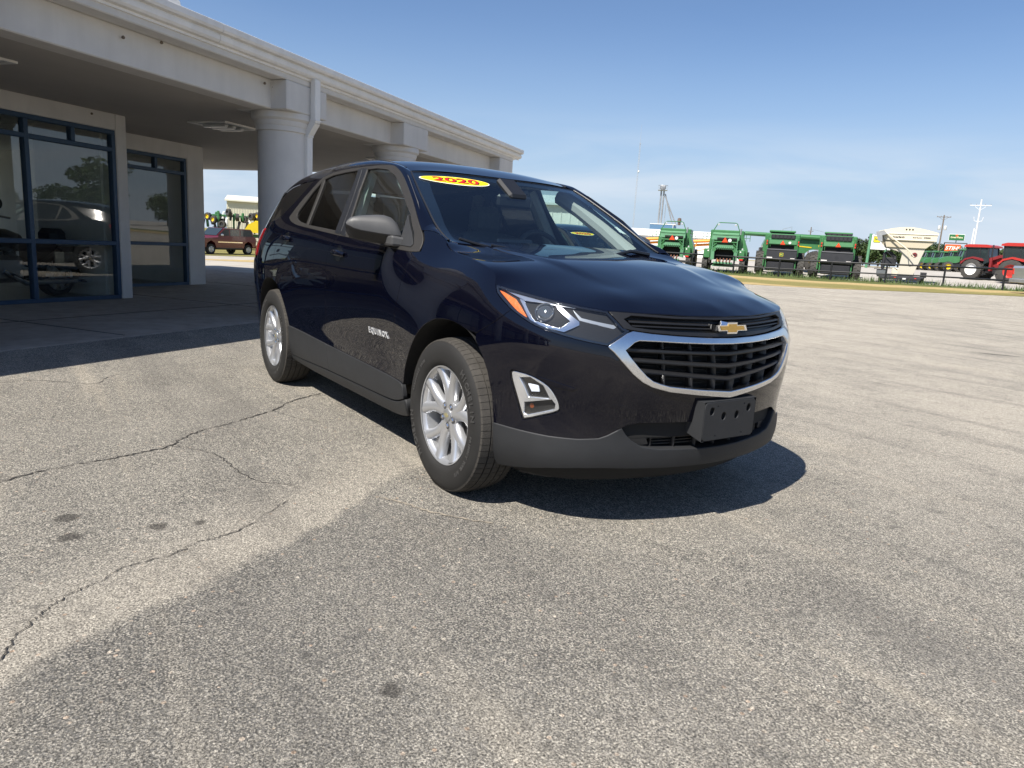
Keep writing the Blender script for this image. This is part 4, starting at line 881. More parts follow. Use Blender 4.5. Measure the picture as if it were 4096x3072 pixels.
ASPH = asphalt_mat()
def sheet(name, poly, m, step, lift, kind='structure', zf=None):
    """flat-ish sheet over a polygon, following the terrain"""
    q = densify(np.array(poly, float) if area2(poly) > 0 else np.array(poly, float)[::-1], step); lo, hi = q.min(0), q.max(0)
    pts = np.array([(x, y) for x in np.arange(lo[0]+step/2, hi[0], step) for y in np.arange(lo[1]+step/2, hi[1], step)]).reshape(-1, 2)
    if len(pts): pts = pts[pip(q, pts)]
    al = np.concatenate([q, pts]); n = len(q)
    vs, es, fs, *_ = geometry.delaunay_2d_cdt([Vector(map(float, a)) for a in al], [(i, (i+1) % n) for i in range(n)], [], 0, 1e-6, False)
    V = np.array([tuple(v) for v in vs]); cen = V[np.array(fs)].mean(1); ok = pip(q, cen)
    zf = zf or qz
    o = ob(name, [(x, y, zf(x, y)+lift) for x, y in V], [f for f, k in zip(fs, ok) if k], m, None, True); tag(o, kind=kind); return fix_up(o)
def fix_up(o):
    me = o.data
    if me.polygons and sum(p.normal.z for p in me.polygons) < 0: me.flip_normals()
    return o
EDGE = crom([(-120,-8),(-60,15),(-25,27.5),(-4,35.4),(2,38.6),(7.6,41.2),(20,45),(60,52),(110,58)], 4)
FENCE = [(-60,70),(-30,62.5),(-4.6,56.4),(2.5,54.6),(8.9,52.7),(16,50.6)]
lotp = [(80,-90),(90,40)]+[vq(v, q) for v, q in EDGE[::-1] if v > -24]+[(-22.0,18.0),(-16.2,4.6),(-16.0,0.),(-40,-40),(-20,-90)]
lot = sheet('asphalt_lot', lotp, ASPH, 8., 0.0)
strip = [vq(v, q) for v, q in EDGE if v > -40]+[vq(110,60),vq(40,56),vq(16,54.5),vq(-4.6,61.0),vq(-40,66)]
sheet('grass_strip', strip, grass_mat('verge_grass', True), 2.5, .012)
GRAVEL = mat('gravel_yard', (.37,.345,.31), .95, 0, 0, .2, var=.22, vscale=.9, bump=.8, bscale=14)
yard = [vq(-4.6,60.8),vq(16,54.2),vq(40,55.7),vq(110,59),vq(120,140),vq(-60,140),vq(-60,66)]
sheet('gravel_yard', yard, GRAVEL, 6., .008)
DRIVE = mat('gravel_drive', (.36,.33,.285), .95, 0, 0, .2, var=.25, vscale=.7, bump=.8, bscale=12)
field = grass_mat('field_grass', False)
V = []; F = []; gx = [-2500,-900,-400,-200,-120,-80,-60,-40,-20,0,20,40,60,80,120,200,400,900,2500]
for x in gx:
    for y in gx: V.append((x, y, qz(x, y)-(.45 if max(abs(x), abs(y)) < 150 else .06)))
n = len(gx); F = [(i*n+j, (i+1)*n+j, (i+1)*n+j+1, i*n+j+1) for i in range(n-1) for j in range(n-1)]
tag(ob('terrain', V, F, field, None, True), kind='structure')
sheet('gravel_drive', [(-15.9,-30),(-15.9,5.2),(-21.8,18.6),vq(-24,27.9),(-56,22),(-48.5,6.0),(-44,-30)], DRIVE, 4., .004)
# cracks, each a thin dark fissure in the asphalt
CRK = mat('crack_dark', (.034,.031,.028), .95)
def crack(pts, w, m=CRK, seed=0, nm='pavement_crack'):
    rn = random.Random(seed); P = [np.array(q) for q in crom(pts, 9)]; V = []; F = []
    for i, q in enumerate(P):
        d = P[min(i+1, len(P)-1)]-P[max(i-1, 0)]; d = d/(np.linalg.norm(d)+1e-9); nn = np.array((-d[1], d[0])); c = q+nn*(rn.gauss(0, .004)+.006*math.sin(i*1.7+seed)*math.sin(i*.61)); ww = w*.7*rn.uniform(.15, 1.35)*(.35 if i in (0, len(P)-1) else 1)
        V += [(*(c+nn*ww/2), .0035), (*(c-nn*ww/2), .0035)]
        if i: F.append((2*i-2, 2*i-1, 2*i+1, 2*i))
    return fix_up(ob(nm, V, F, m, lot))
crack([(-.88,-2.598),(-.962,-2.47),(-1.032,-2.284),(-1.069,-2.134),(-1.121,-2.004),(-1.181,-1.876),(-1.333,-1.77),(-1.445,-1.651),(-1.548,-1.475),(-1.65,-1.341),(-1.781,-1.161),(-1.973,-.996),(-2.108,-.822),(-2.183,-.676)], .016, seed=1)
crack([(-1.181,-1.876),(-1.128,-1.806),(-.945,-1.694),(-.763,-1.668),(-.597,-1.652),(-.426,-1.601),(-.348,-1.507),(-.277,-1.465)], .007, seed=2)
crack([(.72,-2.62),(.681,-2.574),(.582,-2.544),(.497,-2.495),(.44,-2.459),(.373,-2.403),(.355,-2.37),(.313,-2.316),(.252,-2.25),(.23,-2.177),(.207,-2.078),(.14,-1.989),(.133,-1.931),(.09,-1.82),(-.051,-1.664),(-.141,-1.569)], .007, seed=3)
crack([(-3.199,-2.635),(-3.22,-2.419),(-2.986,-2.092),(-3.223,-1.969),(-3.375,-1.812)], .010, seed=4)
crack([(-1.78,-1.16),(-1.55,-1.09),(-1.35,-.95)], .006, seed=5)
TANC = mat('dusty_joint', (.27,.235,.185), .95)
crack([(-.016,-1.192),(.094,-1.129),(.208,-1.085),(.334,-1.007),(.473,-.896)], .016, TANC, 6, 'filled_joint')
crack([(-2,9),(0,10.2),(3,10.8),(5,12.6)], .05, seed=9); crack([(-9,14),(-5,16.5),(-1,17.6)], .06, seed=10); crack([(-14,20),(-9,23),(-3,25.5)], .07, seed=11)
# ------------------------------------------------------------------ dealership building with colonnaded canopy
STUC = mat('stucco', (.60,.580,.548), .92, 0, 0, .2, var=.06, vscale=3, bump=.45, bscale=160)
def weather(m, lo=.955, hi=1.015):
    # rain streaks and blotches: noise drawn out vertically
    nt = m.node_tree; N = nt.nodes.new; L = nt.links.new; b = nt.nodes['Principled BSDF']; src = b.inputs['Base Color'].links[0].from_socket
    geo = N('ShaderNodeNewGeometry'); mp = N('ShaderNodeMapping'); mp.inputs['Scale'].default_value = (2.4,2.4,.22); L(geo.outputs['Position'], mp.inputs[0])
    nz = N('ShaderNodeTexNoise'); nz.inputs['Scale'].default_value = 2.2; nz.inputs['Detail'].default_value = 7; nz.inputs['Roughness'].default_value = .62; L(mp.outputs[0], nz.inputs[0])
    mr = N('ShaderNodeMapRange'); mr.inputs[1].default_value = .32; mr.inputs[2].default_value = .58; mr.inputs[3].default_value = lo; mr.inputs[4].default_value = hi; L(nz.outputs[0], mr.inputs[0])
    mx = N('ShaderNodeMix'); mx.data_type = 'RGBA'; mx.blend_type = 'MULTIPLY'; mx.inputs[0].default_value = 1; L(src, mx.inputs[6]); L(mr.outputs[0], mx.inputs[7]); L(mx.outputs[2], b.inputs['Base Color'])
weather(STUC)
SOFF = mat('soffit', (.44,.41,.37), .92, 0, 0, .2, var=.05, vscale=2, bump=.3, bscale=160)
GUTT = mat('gutter_white', (.74,.72,.68), .5, 0, 0, .4, var=.06, vscale=4)
weather(GUTT, .93, 1.02)
BLUF = mat('frame_blue', (.022,.058,.112), .4, .1, 0, .5, var=.1, vscale=6)
CONC = mat('concrete', (.30,.265,.225), .9, 0, 0, .25, var=.16, vscale=1.3, bump=.3, bscale=90)
weather(CONC, .82, 1.06); WGL = glass('showroom_glass', (.78,.84,.82), 1.0, 1.62)
bld = empty('dealership_building', (0,0,0), R(-55)); tag(bld, 'grey stucco showroom with round columned canopy and blue framed windows', 'building')
def B(s0, s1, d0, d1, z0, z1): return ((-(s0+s1)/2, (d0+d1)/2, (z0+z1)/2), (abs(s1-s0), abs(d1-d0), abs(z1-z0)))
def bbox(name, s0, s1, d0, d1, z0, z1, m=STUC, par=None, ch=.012):
    c, d = B(s0, s1, d0, d1, z0, z1); return MB().box(c, d, ch=ch).build(name, m, par or bld)
S0 = -26.0  # unseen length added far past the view, to darken the car door reflections
# canopy: slab, beam, cornice
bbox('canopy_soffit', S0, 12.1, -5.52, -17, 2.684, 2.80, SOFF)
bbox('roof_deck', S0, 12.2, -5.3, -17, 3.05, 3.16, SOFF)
bbox('canopy_beam', S0, 12.1, -5.50, -5.80, 2.68, 3.04)
bbox('end_beam', 11.75, 12.12, -5.8, -17, 2.68, 3.04)
bbox('fascia_band', S0, 12.25, -5.255, -5.50, 3.03, 3.14)
bbox('fascia_band', 11.95, 12.26, -5.3, -17, 3.032, 3.142)
prof = [(-5.26,3.10),(-5.235,3.10),(-5.235,3.125),(-5.19,3.135),(-5.17,3.16),(-5.165,3.20),(-5.185,3.205),(-5.185,3.225),(-5.135,3.235),(-5.12,3.26),(-5.12,3.318),(-5.135,3.325),(-5.26,3.325)]
def ext(name, prof, s0, s1, m, par=None):
    n = len(prof); V = [(-s0, d, z) for d, z in prof]+[(-s1, d, z) for d, z in prof]; F = [tuple(range(n)), tuple(range(2*n-1, n-1, -1))]+[(i, (i+1) % n, (i+1) % n+n, i+n) for i in range(n)]
    return fix_normals(ob(name, V, F, m, par or bld))
for a, b_ in ((S0, -9.1), (-9.095, -3.05), (-3.045, 2.985), (2.99, 9.0), (9.005, 12.55)): ext('gutter', prof, a, b_, GUTT)
ext('gutter_end', [(-q[0]-5.26+12.26+.0, q[1]) for q in prof] and [(-5.3,3.10),(-17,3.10),(-17,3.325),(-5.3,3.325)], 12.26, 12.5, GUTT)
# columns with square impost blocks
def column(s, d=-5.65):
    c = empty('column', (-s, d, 0), 0, bld)
    MB().lathe([(.335,0),(.335,.10),(.322,.11),(.322,2.44),(.30,2.44)], 48, 'Z').build('shaft', STUC, c, True, 40)
    MB().lathe([(.322,2.435),(.345,2.445),(.345,2.505),(.352,2.51),(.365,2.545),(.365,2.57),(.372,2.575),(.40,2.60),(.40,2.672),(0,2.672)], 48, 'Z').build('capital', STUC, c, True, 30)
    MB().box((0,0,2.852),(.85,.80,.355), ch=.012).build('impost_block', STUC, c)
for s in (-21.5, -17.2, -12.9, -8.6, -4.3, .2, 4.63, 7.62): column(s)
bbox('corner_pier', 11.45, 12.24, -5.257, -6.05, 2.676, 3.028); MB().lathe([(.322,0),(.322,2.44),(.40,2.60),(.40,2.674)], 40, 'Z', c=(-11.85,-5.65,0)).build('corner_column', STUC, bld, True, 40)
# downspout on the first column
ds = empty('downspout', (0,0,0), 0, bld); M_ = MB(); sx = -4.735
M_.box((sx,-5.205,2.86),(.115,.085,.55), ch=.008); M_.build('upper_leg', GUTT, ds)
M_ = MB(); M_.beam((sx,-5.205,2.60),(sx,-5.325,2.43), .113, .083); M_.build('offset_elbow', GUTT, ds)
M_ = MB(); M_.box((sx,-5.325,1.24),(.115,.085,2.40), ch=.008); M_.build('lower_leg', GUTT, ds)
for z, d in ((2.62,-5.2),(2.42,-5.32),(1.2,-5.325)): M_ = MB(); M_.box((sx,d,z),(.125,.095,.022), ch=.004); M_.build('strap', GUTT, ds)
# walls of the showroom
bbox('wall', S0, 4.67, -8.56, -8.76, 2.455, 2.69); bbox('wall_pier', 4.485, 4.67, -8.50, -8.80, 0.0, 2.688); bbox('wall', S0, 4.485, -8.50, -8.56, 2.455, 2.689)
bbox('return_wall', 4.45, 4.668, -8.79, -10.2, 0, 2.687)
bbox('wall', 4.668, 7.88, -10.13, -10.33, 2.415, 2.689); bbox('wall_pier', 7.46, 7.88, -10.128, -10.45, 0, 2.688); bbox('return_wall', 7.60, 7.878, -10.45, -17, 0, 2.687)
bbox('wall', 4.668, 4.90, -10.132, -10.33, 0, 2.42)
# blue framed glazing
def glazing(name, s0, s1, d, zs, muls, top_muls):
    g = empty(name, (0,0,0), 0, bld)
    z0, zr, zt, z1 = zs; t = .062
    def bar(a, b_, c, e, nm='frame_bar', m=BLUF, dd=.0):
        q, w = B(a, b_, d-.02-dd, d-.12-dd, c, e); MB().box(q, w, ch=.006).build(nm, m, g)
    bar(s0, s1, 0.004, z0); bar(s0, s1, z1-t, z1); bar(s0, s1, zr, zr+t); bar(s0, s1, zt, zt+t)
    for m_ in muls: bar(m_-t/2, m_+t/2, z0, z1-t, 'mullion', BLUF, -.004)
    for m_ in top_muls: bar(m_-t/2, m_+t/2, zt+t, z1-t, 'transom_mullion', BLUF, .003)
    xs = sorted(set([s0]+muls+[s1]))
    for a, b_ in zip(xs[:-1], xs[1:]):
        for c, e in ((z0, zr), (zr+t, zt), (zt+t, z1-t)):
            q = [(-a, d-.07, c), (-b_, d-.07, c), (-b_, d-.07, e), (-a, d-.07, e)]
            ob('pane', q, [(0,1,2,3)], WGL, g)
    return g
glazing('showroom_window', S0, 4.485, -8.50, (.06,.80,2.15,2.455), [-24,-21.5,-19,-16.5,-14,-11.8,-9.5,-7.3,-5.2,-3.1,-1.0,1.1,3.15,4.455], [0.1,2.1,3.82])
glazing('showroom_window', 4.90, 7.46, -10.13, (.06,.76,2.10,2.415), [4.93,7.43], [6.75,5.6])
glazing('rear_window', 4.9, 7.46, -16.6, (.06,.76,2.10,2.45), [4.95,6.2,7.43], [5.6])
bbox('back_wall', S0, 4.40, -16.6, -16.8, 0, 2.449, mat('inner_wall', (.30,.29,.27), .9))
bbox('back_wall', S0, 7.6, -16.6, -16.8, 2.45, 2.69); bbox('back_wall', 4.40, 4.9, -16.6, -16.8, 0, 2.45); bbox('side_wall', S0, S0+.2, -8.76, -16.6, 0, 2.69)
bbox('ceiling', S0, 4.45, -8.8, -16.6, 2.55, 2.60, mat('ceiling_tile', (.5,.5,.48), .9)); bbox('ceiling', 4.452, 7.6, -10.34, -16.6, 2.55, 2.60, MATS['ceiling_tile'])
bbox('showroom_floor', S0, 4.45, -8.56, -16.7, -.04, .012, mat('floor_tile', (.17,.165,.155), .35, var=.1, vscale=2)); bbox('showroom_floor', 4.452, 7.6, -10.2, -16.7, -.04, .012, MATS['floor_tile'])
bbox('partition', 1.2, 1.3, -10.5, -16.4, 0, 2.55, mat('white_wall', (.62,.62,.60), .8)); bbox('partition', -3, 1.2, -13.5, -13.6, 0, 2.55, MATS['white_wall'])
# soffit light fixtures
px_l = [(5.40,-7.35),(9.2,-9.2),(1.4,-7.0),(9.4,-6.8)]
for (s, d) in px_l:
    L_ = empty('soffit_light', (-s, d, 2.684), 0, bld)
    M_ = MB(); 
    for a, b_ in ((-1,0),(1,0),(0,-1),(0,1)): M_.box((a*.33, b_*.33, -.012),((.06 if a else .72),(.06 if b_ else .60),.024))
    M_.build('trim_frame', GUTT, L_); M_ = MB(); M_.box((0,0,-.006),(.60,.60,.010)); M_.build('panel', mat('lamp_panel', (.55,.55,.52), .5), L_)
    for k in range(3): M_ = MB(); M_.box((-.17+.17*k,0,-.035),(.075,.44,.05), ch=.015); M_.build('louvre', mat('lamp_acrylic', (.60,.60,.58), .3, 0, .3), L_)
# wasp nests and spots under the fascia
for s, d, z in ((4.05,-5.46,2.95),(4.22,-5.47,2.94),(2.45,-5.45,3.0),(2.0,-5.47,2.93),(4.1,-8.49,2.62)): MB().lathe([(0,.02),(.014,.010),(.018,-.004),(.010,-.014),(0,-.016)], 8, 'Z', c=(-s, d, z)).build('mud_nest', mat('mud', (.16,.13,.10), .95), bld, True)
# concrete apron under the canopy
apron = bbox('apron', S0, 12.0, -5.30, -17, -.30, .006, CONC, ch=.004); apron.parent = None; apron.name = 'concrete_apron'; apron.rotation_euler = (0,0,R(-55)); tag(apron, kind='structure')
jt = MB(); 
for s in (-1.5, 1.8, 5.1, 8.4): jt.box((-s,-11.1,.0075),(.012,11.4,.003))
jt.box((-1.4,-6.95,.0078),(20,.012,.003)); jt.build('control_joint', CRK, apron)
wb = MB(); wb.box((0,0,.06),(.62,.24,.12), ch=.03); o = wb.build('concrete_block', mat('old_concrete', (.22,.21,.19), .95, var=.2, vscale=8, bump=.6, bscale=60)); th = R(-55)
o.location = (-7.43, .83, .006); o.rotation_euler = (0,0,R(-50)); tag(o, 'small worn concrete block lying on the apron behind the SUV rear wheel', 'concrete block')
# rooftop sign, just cut by the top of the picture
sg = empty('roof_sign', (-1.25,-6.0,3.16), 0); sg.parent = None
def w_(s, d, z): return Vector((s*math.cos(R(125))+d*math.sin(R(125)), s*math.sin(R(125))-d*math.cos(R(125)), z))
sg.location = w_(1.95,-6.3,3.05); sg.rotation_euler = (0,0,R(-55)); tag(sg, 'white rooftop sign with blue script above the gutter, cut by the picture edge', 'sign')
M_ = MB(); arc = [(-3.2,.0),(3.2,0.0)]+[(3.2*math.cos(t), .62+.45*math.sin(t)) for t in np.linspace(0, math.pi, 16)]
M_.prism([(a*.5, b_) for a, b_ in arc], lambda a, b_: (a, .05, b_), lambda a, b_: (a, -.05, b_)); fix_normals(M_.build('panel', mat('sign_white', (.78,.78,.76), .5), sg))
sb = mat('sign_blue', (.012,.05,.26), .4)
for sh in ([(-.9,.22),(.2,.20),(.62,.30),(.35,.62),(.1,.40),(-.5,.42)], [(.72,.30),(.80,.62),(.66,.52)]): M_ = MB(); M_.prism(sh, lambda a, b_: (a, .052, b_), lambda a, b_: (a, .066, b_)); fix_normals(M_.build('painted_mark', sb, sg))
# ------------------------------------------------------------------ the machinery yard behind
GRN = mat('implement_green', (.048,.170,.062), .42, 0, .2, .5, var=.12, vscale=3); GRN2 = mat('faded_green', (.095,.245,.130), .5, 0, 0, .5, var=.18, vscale=2)
YEL = mat('wheel_yellow', (.72,.50,.012), .4, 0, .3, var=.06); YELT = mat('tank_yellow', (.80,.58,.02), .45, var=.05, vscale=2)
BPAN = mat('black_panel', (.022,.022,.026), .5, var=.15, vscale=3); DIRT = mat('field_tyre', (.052,.049,.045), .9, var=.3, vscale=5, bump=.5, bscale=30)
SMV = mat('smv_orange', (.85,.07,.012), .5, emit=((.85,.07,.012), .0)); SMVR = mat('smv_rim', (.45,.01,.01), .4); WHT = mat('white_paint', (.75,.75,.73), .5, var=.04, vscale=3)
REDT = mat('tractor_red', (.42,.030,.022), .4, 0, .3, var=.08); DRED = mat('dark_red', (.20,.018,.020), .45, 0, .2, var=.1); BEIG = mat('tender_beige', (.66,.60,.47), .5, 0, .1, .4, var=.05, vscale=2)
CABG = mat('cab_glass', (.025,.035,.038), .05, 0, .6); STEEL = mat('galvanised', (.34,.35,.36), .5, .5, var=.15, vscale=3); ORNG = mat('auger_orange', (.78,.30,.02), .5, var=.1); LAMPR = mat('lamp_red', (.55,.03,.02), .3)
def at(name, x, y, az, z=None, rot=0., label=None, cat=None, group=None):
    o = empty(name, (x, y, qz(x, y) if z is None else z), R(az-90+rot)); tag(o, label, cat, group); return o
def P(name, m, par, *boxes, ch=.03):
    mb = MB()
    for c, d, *r in boxes: mb.box(c, d, ch=ch, **(r[0] if r else {}))
    return mb.build(name, m, par)
def prism_x(name, poly, x0, x1, m, par):          # outline in (y, z), extruded across x
    mb = MB(); mb.prism(poly, lambda a, b: (x0, a, b), lambda a, b: (x1, a, b)); return fix_normals(mb.build(name, m, par))
def prism_y(name, poly, y0, y1, m, par):          # outline in (x, z), extruded along y
    mb = MB(); mb.prism(poly, lambda a, b: (a, y0, b), lambda a, b: (a, y1, b)); return fix_normals(mb.build(name, m, par))
def farm_wheel(par, c, r, w, hub=YEL, lugs=18, name='wheel'):
    """axle along x"""
    h = empty(name, c, 0, par); q = .56*r
    MB().lathe([(q,-w/2),(r*.86,-w/2),(r*.96,-w*.44),(r*.965,w*.44),(r*.86,w/2),(q,w/2)], 28, 'X').build('tyre', DIRT, h, True, 40)
    lg = MB()
    for k in range(lugs):
        a = 2*math.pi*k/lugs
        for sg in (-1, 1):
            a2 = a+(math.pi/lugs if sg > 0 else 0); u0 = Vector((sg*w*.02, r*.965*math.cos(a2), r*.965*math.sin(a2))); u1 = Vector((sg*w*.49, r*.955*math.cos(a2+.16), r*.955*math.sin(a2+.16)))
            lg.beam(u0, u1, r*.055, r*.09, up=(0, math.cos(a2), math.sin(a2)))
    o = lg.build('tread_lugs', DIRT, h); o['kind'] = 'stuff'
    for sg in (-1, 1):
        MB().lathe([(q*1.01,sg*w*.42),(q*.95,sg*w*.36),(q*.80,sg*w*.22),(q*.45,sg*w*.20),(q*.30,sg*w*.26),(0,sg*w*.26)], 22, 'X').build('rim', hub, h, True, 35)
    return h
def smv(par, c, s=.34, face=-1):
    x, y, z = c; h = s*.87; mb = MB(); mb.prism([(-s/2,0),(s/2,0),(0,h)], lambda a, b: (x+a*1.15, y, z+b*1.15-.03), lambda a, b: (x+a*1.15, y+.02, z+b*1.15-.03)); t = empty('smv_triangle', (0,0,0), 0, par)
    fix_normals(mb.build('rim', SMVR, t)); mb = MB(); mb.prism([(-s/2,0),(s/2,0),(0,h)], lambda a, b: (x+a*.95, y-.008, z+b*.95), lambda a, b: (x+a*.95, y+.01, z+b*.95)); fix_normals(mb.build('face', SMV, t))
def disc(name, par, c, r, m, ax='Y', n=18, t=.02):
    return MB().lathe([(0,-t/2),(r,-t/2),(r,t/2),(0,t/2)], n, ax, c=c).build(name, m, par)

def deer_badge(par, c, s, field, rim=YEL):
    """small shield with a leaping-animal mark, flat on the rear panel"""
    x, y, z = c; t = empty('maker_badge', (0,0,0), 0, par)
    o = [(-.5,-.42),(-.38,-.5),(.38,-.5),(.5,-.42),(.5,.42),(.38,.5),(-.38,.5),(-.5,.42)]
    mb = MB(); mb.prism(o, lambda a, b: (x+a*s, y-.012, z+b*s), lambda a, b: (x+a*s, y, z+b*s)); fix_normals(mb.build('rim', rim, t))
    mb = MB(); mb.prism(o, lambda a, b: (x+a*s*.84, y-.018, z+b*s*.84), lambda a, b: (x+a*s*.84, y, z+b*s*.84)); fix_normals(mb.build('field', field, t))
    dp = [(-.36,-.16),(-.22,-.02),(-.30,.16),(-.24,.30),(-.16,.10),(-.02,.12),(.18,.02),(.34,-.22),(.22,-.14),(.10,-.04),(-.06,-.04),(-.02,-.26),(-.12,-.10),(-.26,-.16)]
    mb = MB(); mb.prism(dp, lambda a, b: (x+a*s, y-.024, z+b*s), lambda a, b: (x+a*s, y, z+b*s)); fix_normals(mb.build('mark', rim, t))

def combine_new(x, y, az, rot, label, badge=True, disc_=True, tank_open=False):
    t = at('combine_harvester', x, y, az, None, rot, label, 'combine', 'combines backed up to the pipe fence')
    # rear steering wheels and big front drive wheels
    for sx in (-1, 1): farm_wheel(t, (sx*1.50, .75, .68), .68, .56, YEL, 14, 'rear_wheel'); farm_wheel(t, (sx*1.55, 4.4, .95), .95, .75, YEL, 16, 'front_wheel')
    P('rear_axle', BPAN, t, ((0,.75,.70),(2.6,.25,.25)))
    P('chopper_housing', BPAN, t, ((0,.25,.72),(2.1,.9,.75)), ch=.08)
    prism_x('tailboard', [(-.22,1.12),(-.30,1.20),(-.26,1.98),(-.10,2.06),(.3,2.06),(.3,1.05)], -1.12, 1.12, BPAN, t)
    P('tailboard_lip', mat('panel_grey', (.09,.09,.10), .5), t, ((0,-.24,1.99),(2.2,.12,.10)), ch=.03)
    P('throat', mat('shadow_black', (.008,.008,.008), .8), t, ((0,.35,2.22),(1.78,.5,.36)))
    prism_x('rear_bonnet', [(-.05,2.36),(-.12,2.44),(-.06,2.74),(.2,2.80),(.6,2.80),(.6,2.36)], -1.02, 1.02, GRN, t)
    P('engine_screen', BPAN, t, ((0,.12,2.99),(1.80,.25,.36)), ch=.04)
    for k in range(6): P('screen_rib', BPAN, t, ((-.72+.29*k,-.02,3.02),(.24,.05,.30)), ch=.02)
    if tank_open:
        for k in range(5): P('tank_flap', BPAN, t, ((-.72+.36*k,.35,3.32),(.34,.06,.20)), ch=.02)
        P('tank_rim', GRN, t, ((0,.45,3.20),(2.0,.5,.08)))
    for sx in (-1, 1):
        P('side_shield', GRN, t, ((sx*1.16,.75,2.25),(.14,1.7,1.55)), ch=.05)
        P('corner_post', GRN, t, ((sx*1.10,-.05,1.75),(.10,.16,2.6)), ch=.03); P('rear_lamp', LAMPR, t, ((sx*1.16,-.16,2.62),(.10,.05,.16)), ((sx*1.16,-.16,2.42),(.10,.05,.14)))
        P('reflector', mat('marker_white', (.8,.75,.72), .4), t, ((sx*-.86 if sx > 0 else .84,-.29,1.36),(.42 if sx > 0 else .32,.012,.09 if sx > 0 else .045)), ch=.004)
    P('body_side', GRN, t, ((0,2.9,2.15),(2.5,3.2,1.5)), ((0,3.2,3.05),(2.7,2.4,.5)), ch=.08)
    P('cab', CABG, t, ((0,5.3,2.75),(1.9,1.4,1.5)), ch=.08); P('cab_roof', GRN, t, ((0,5.3,3.58),(2.1,1.7,.18)), ch=.06)
    P('axle_beam', BPAN, t, ((0,4.4,.95),(2.6,.4,.4)), ((0,2.6,1.15),(1.6,3.4,.5)))
    lad = MB(); 
    for sx in (-1.26, -1.30): lad.tube([(sx,-.10,.7),(sx,-.02,3.15)], .025, 6)
    lad.build('ladder_rail', GRN, t)
    smv(t, (0,-.17,2.42)); 
    if disc_: disc('speed_disc', t, (.52,-.15,2.56), .10, WHT)
    if badge: deer_badge(t, (0,-.30,1.62), .28, GRN)
    else: disc('badge_mount', t, (0,-.28,1.62), .13, BPAN)
    return t
combine_new(-32.57, 46.59+.6, 125.8, 1, 'green combine with black rear panel and yellow badge behind the fence', True, True)
combine_new(-28.70, 48.55, 121.8, 1, 'green combine with plain black rear panel and raised black tank flaps', False, False, True)

def combine_side(x, y, az, rot, label):
    t = at('combine_harvester', x, y, az, None, rot, label, 'combine', 'combines backed up to the pipe fence')
    # seen from its left flank: front to the viewer's right
    farm_wheel(t, (0,0,.95), .97, .72, YEL, 18, 'front_wheel'); t.children[-1].rotation_euler = (0,0,R(90)); t.children[-1].location = (1.15,-1.5,.95)
    farm_wheel(t, (0,0,.62), .62, .5, YEL, 14, 'rear_wheel'); t.children[-1].rotation_euler = (0,0,R(90)); t.children[-1].location = (-2.6,-1.2,.62)
    side = [(-3.3,1.1),(-3.4,2.2),(-3.2,2.75),(-1.6,2.9),(-1.6,3.32),(2.05,3.32),(2.2,3.2),(2.35,2.3),(2.75,1.5),(2.5,1.25),(2.2,1.45),(1.75,1.98),(1.15,2.08),(.55,1.95),(.1,1.5),(-.2,1.0),(-1.5,.95)]
    prism_y('body', side, -1.25, 1.25, GRN, t)
    P('panel_crease', GRN2, t, ((.3,-1.262,2.72),(3.3,.02,.03)), ch=.006); P('stripe', YEL, t, ((-.55,-1.268,2.27),(2.6,.02,.09),{'ry':.06}), ch=.004)
    V, F = text_geo('S780', .22, bold=.008); ob('model_number', [(1.55+v[0]*1.2, -1.27, 2.36+v[1]) for v in V], F, YEL, t)
    P('cab', CABG, t, ((3.0,0,2.75),(1.3,1.9,1.35)), ch=.1); P('cab_roof', GRN, t, ((3.0,0,3.5),(1.6,2.1,.16)), ch=.06); P('cab_post', GRN, t, ((2.40,-.97,2.7),(.08,.06,1.4),{'ry':-.12})); P('cab_brace', GRN, t, ((2.9,-.97,2.35),(.9,.05,.08),{'ry':.7}))
    mb = MB(); mb.tube([(2.0,-1.4,3.05),(-1.4,-1.42,3.10),(-5.1,-1.44,3.15)], .19, 12); mb.build('unloading_auger', GRN, t, True)
    P('underframe', BPAN, t, ((-.8,0,1.0),(4.6,2.0,.4)), ((-3.2,0,1.5),(.8,1.9,1.0)))
    hr = MB(); hr.tube([(-1.9,-.6,2.9),(-2.1,-.6,3.45),(-1.7,-.6,3.75),(-1.05,-.6,3.95),(-1.05,-.6,3.32)], .02, 6); hr.build('hand_rail', STEEL, t)
    deer_badge(t, (-2.6,-1.262,2.5), .25, GRN); return t
combine_side(-37.3, 56.6, 124.3, 6, 'green combine standing side on between the two black panelled combines')

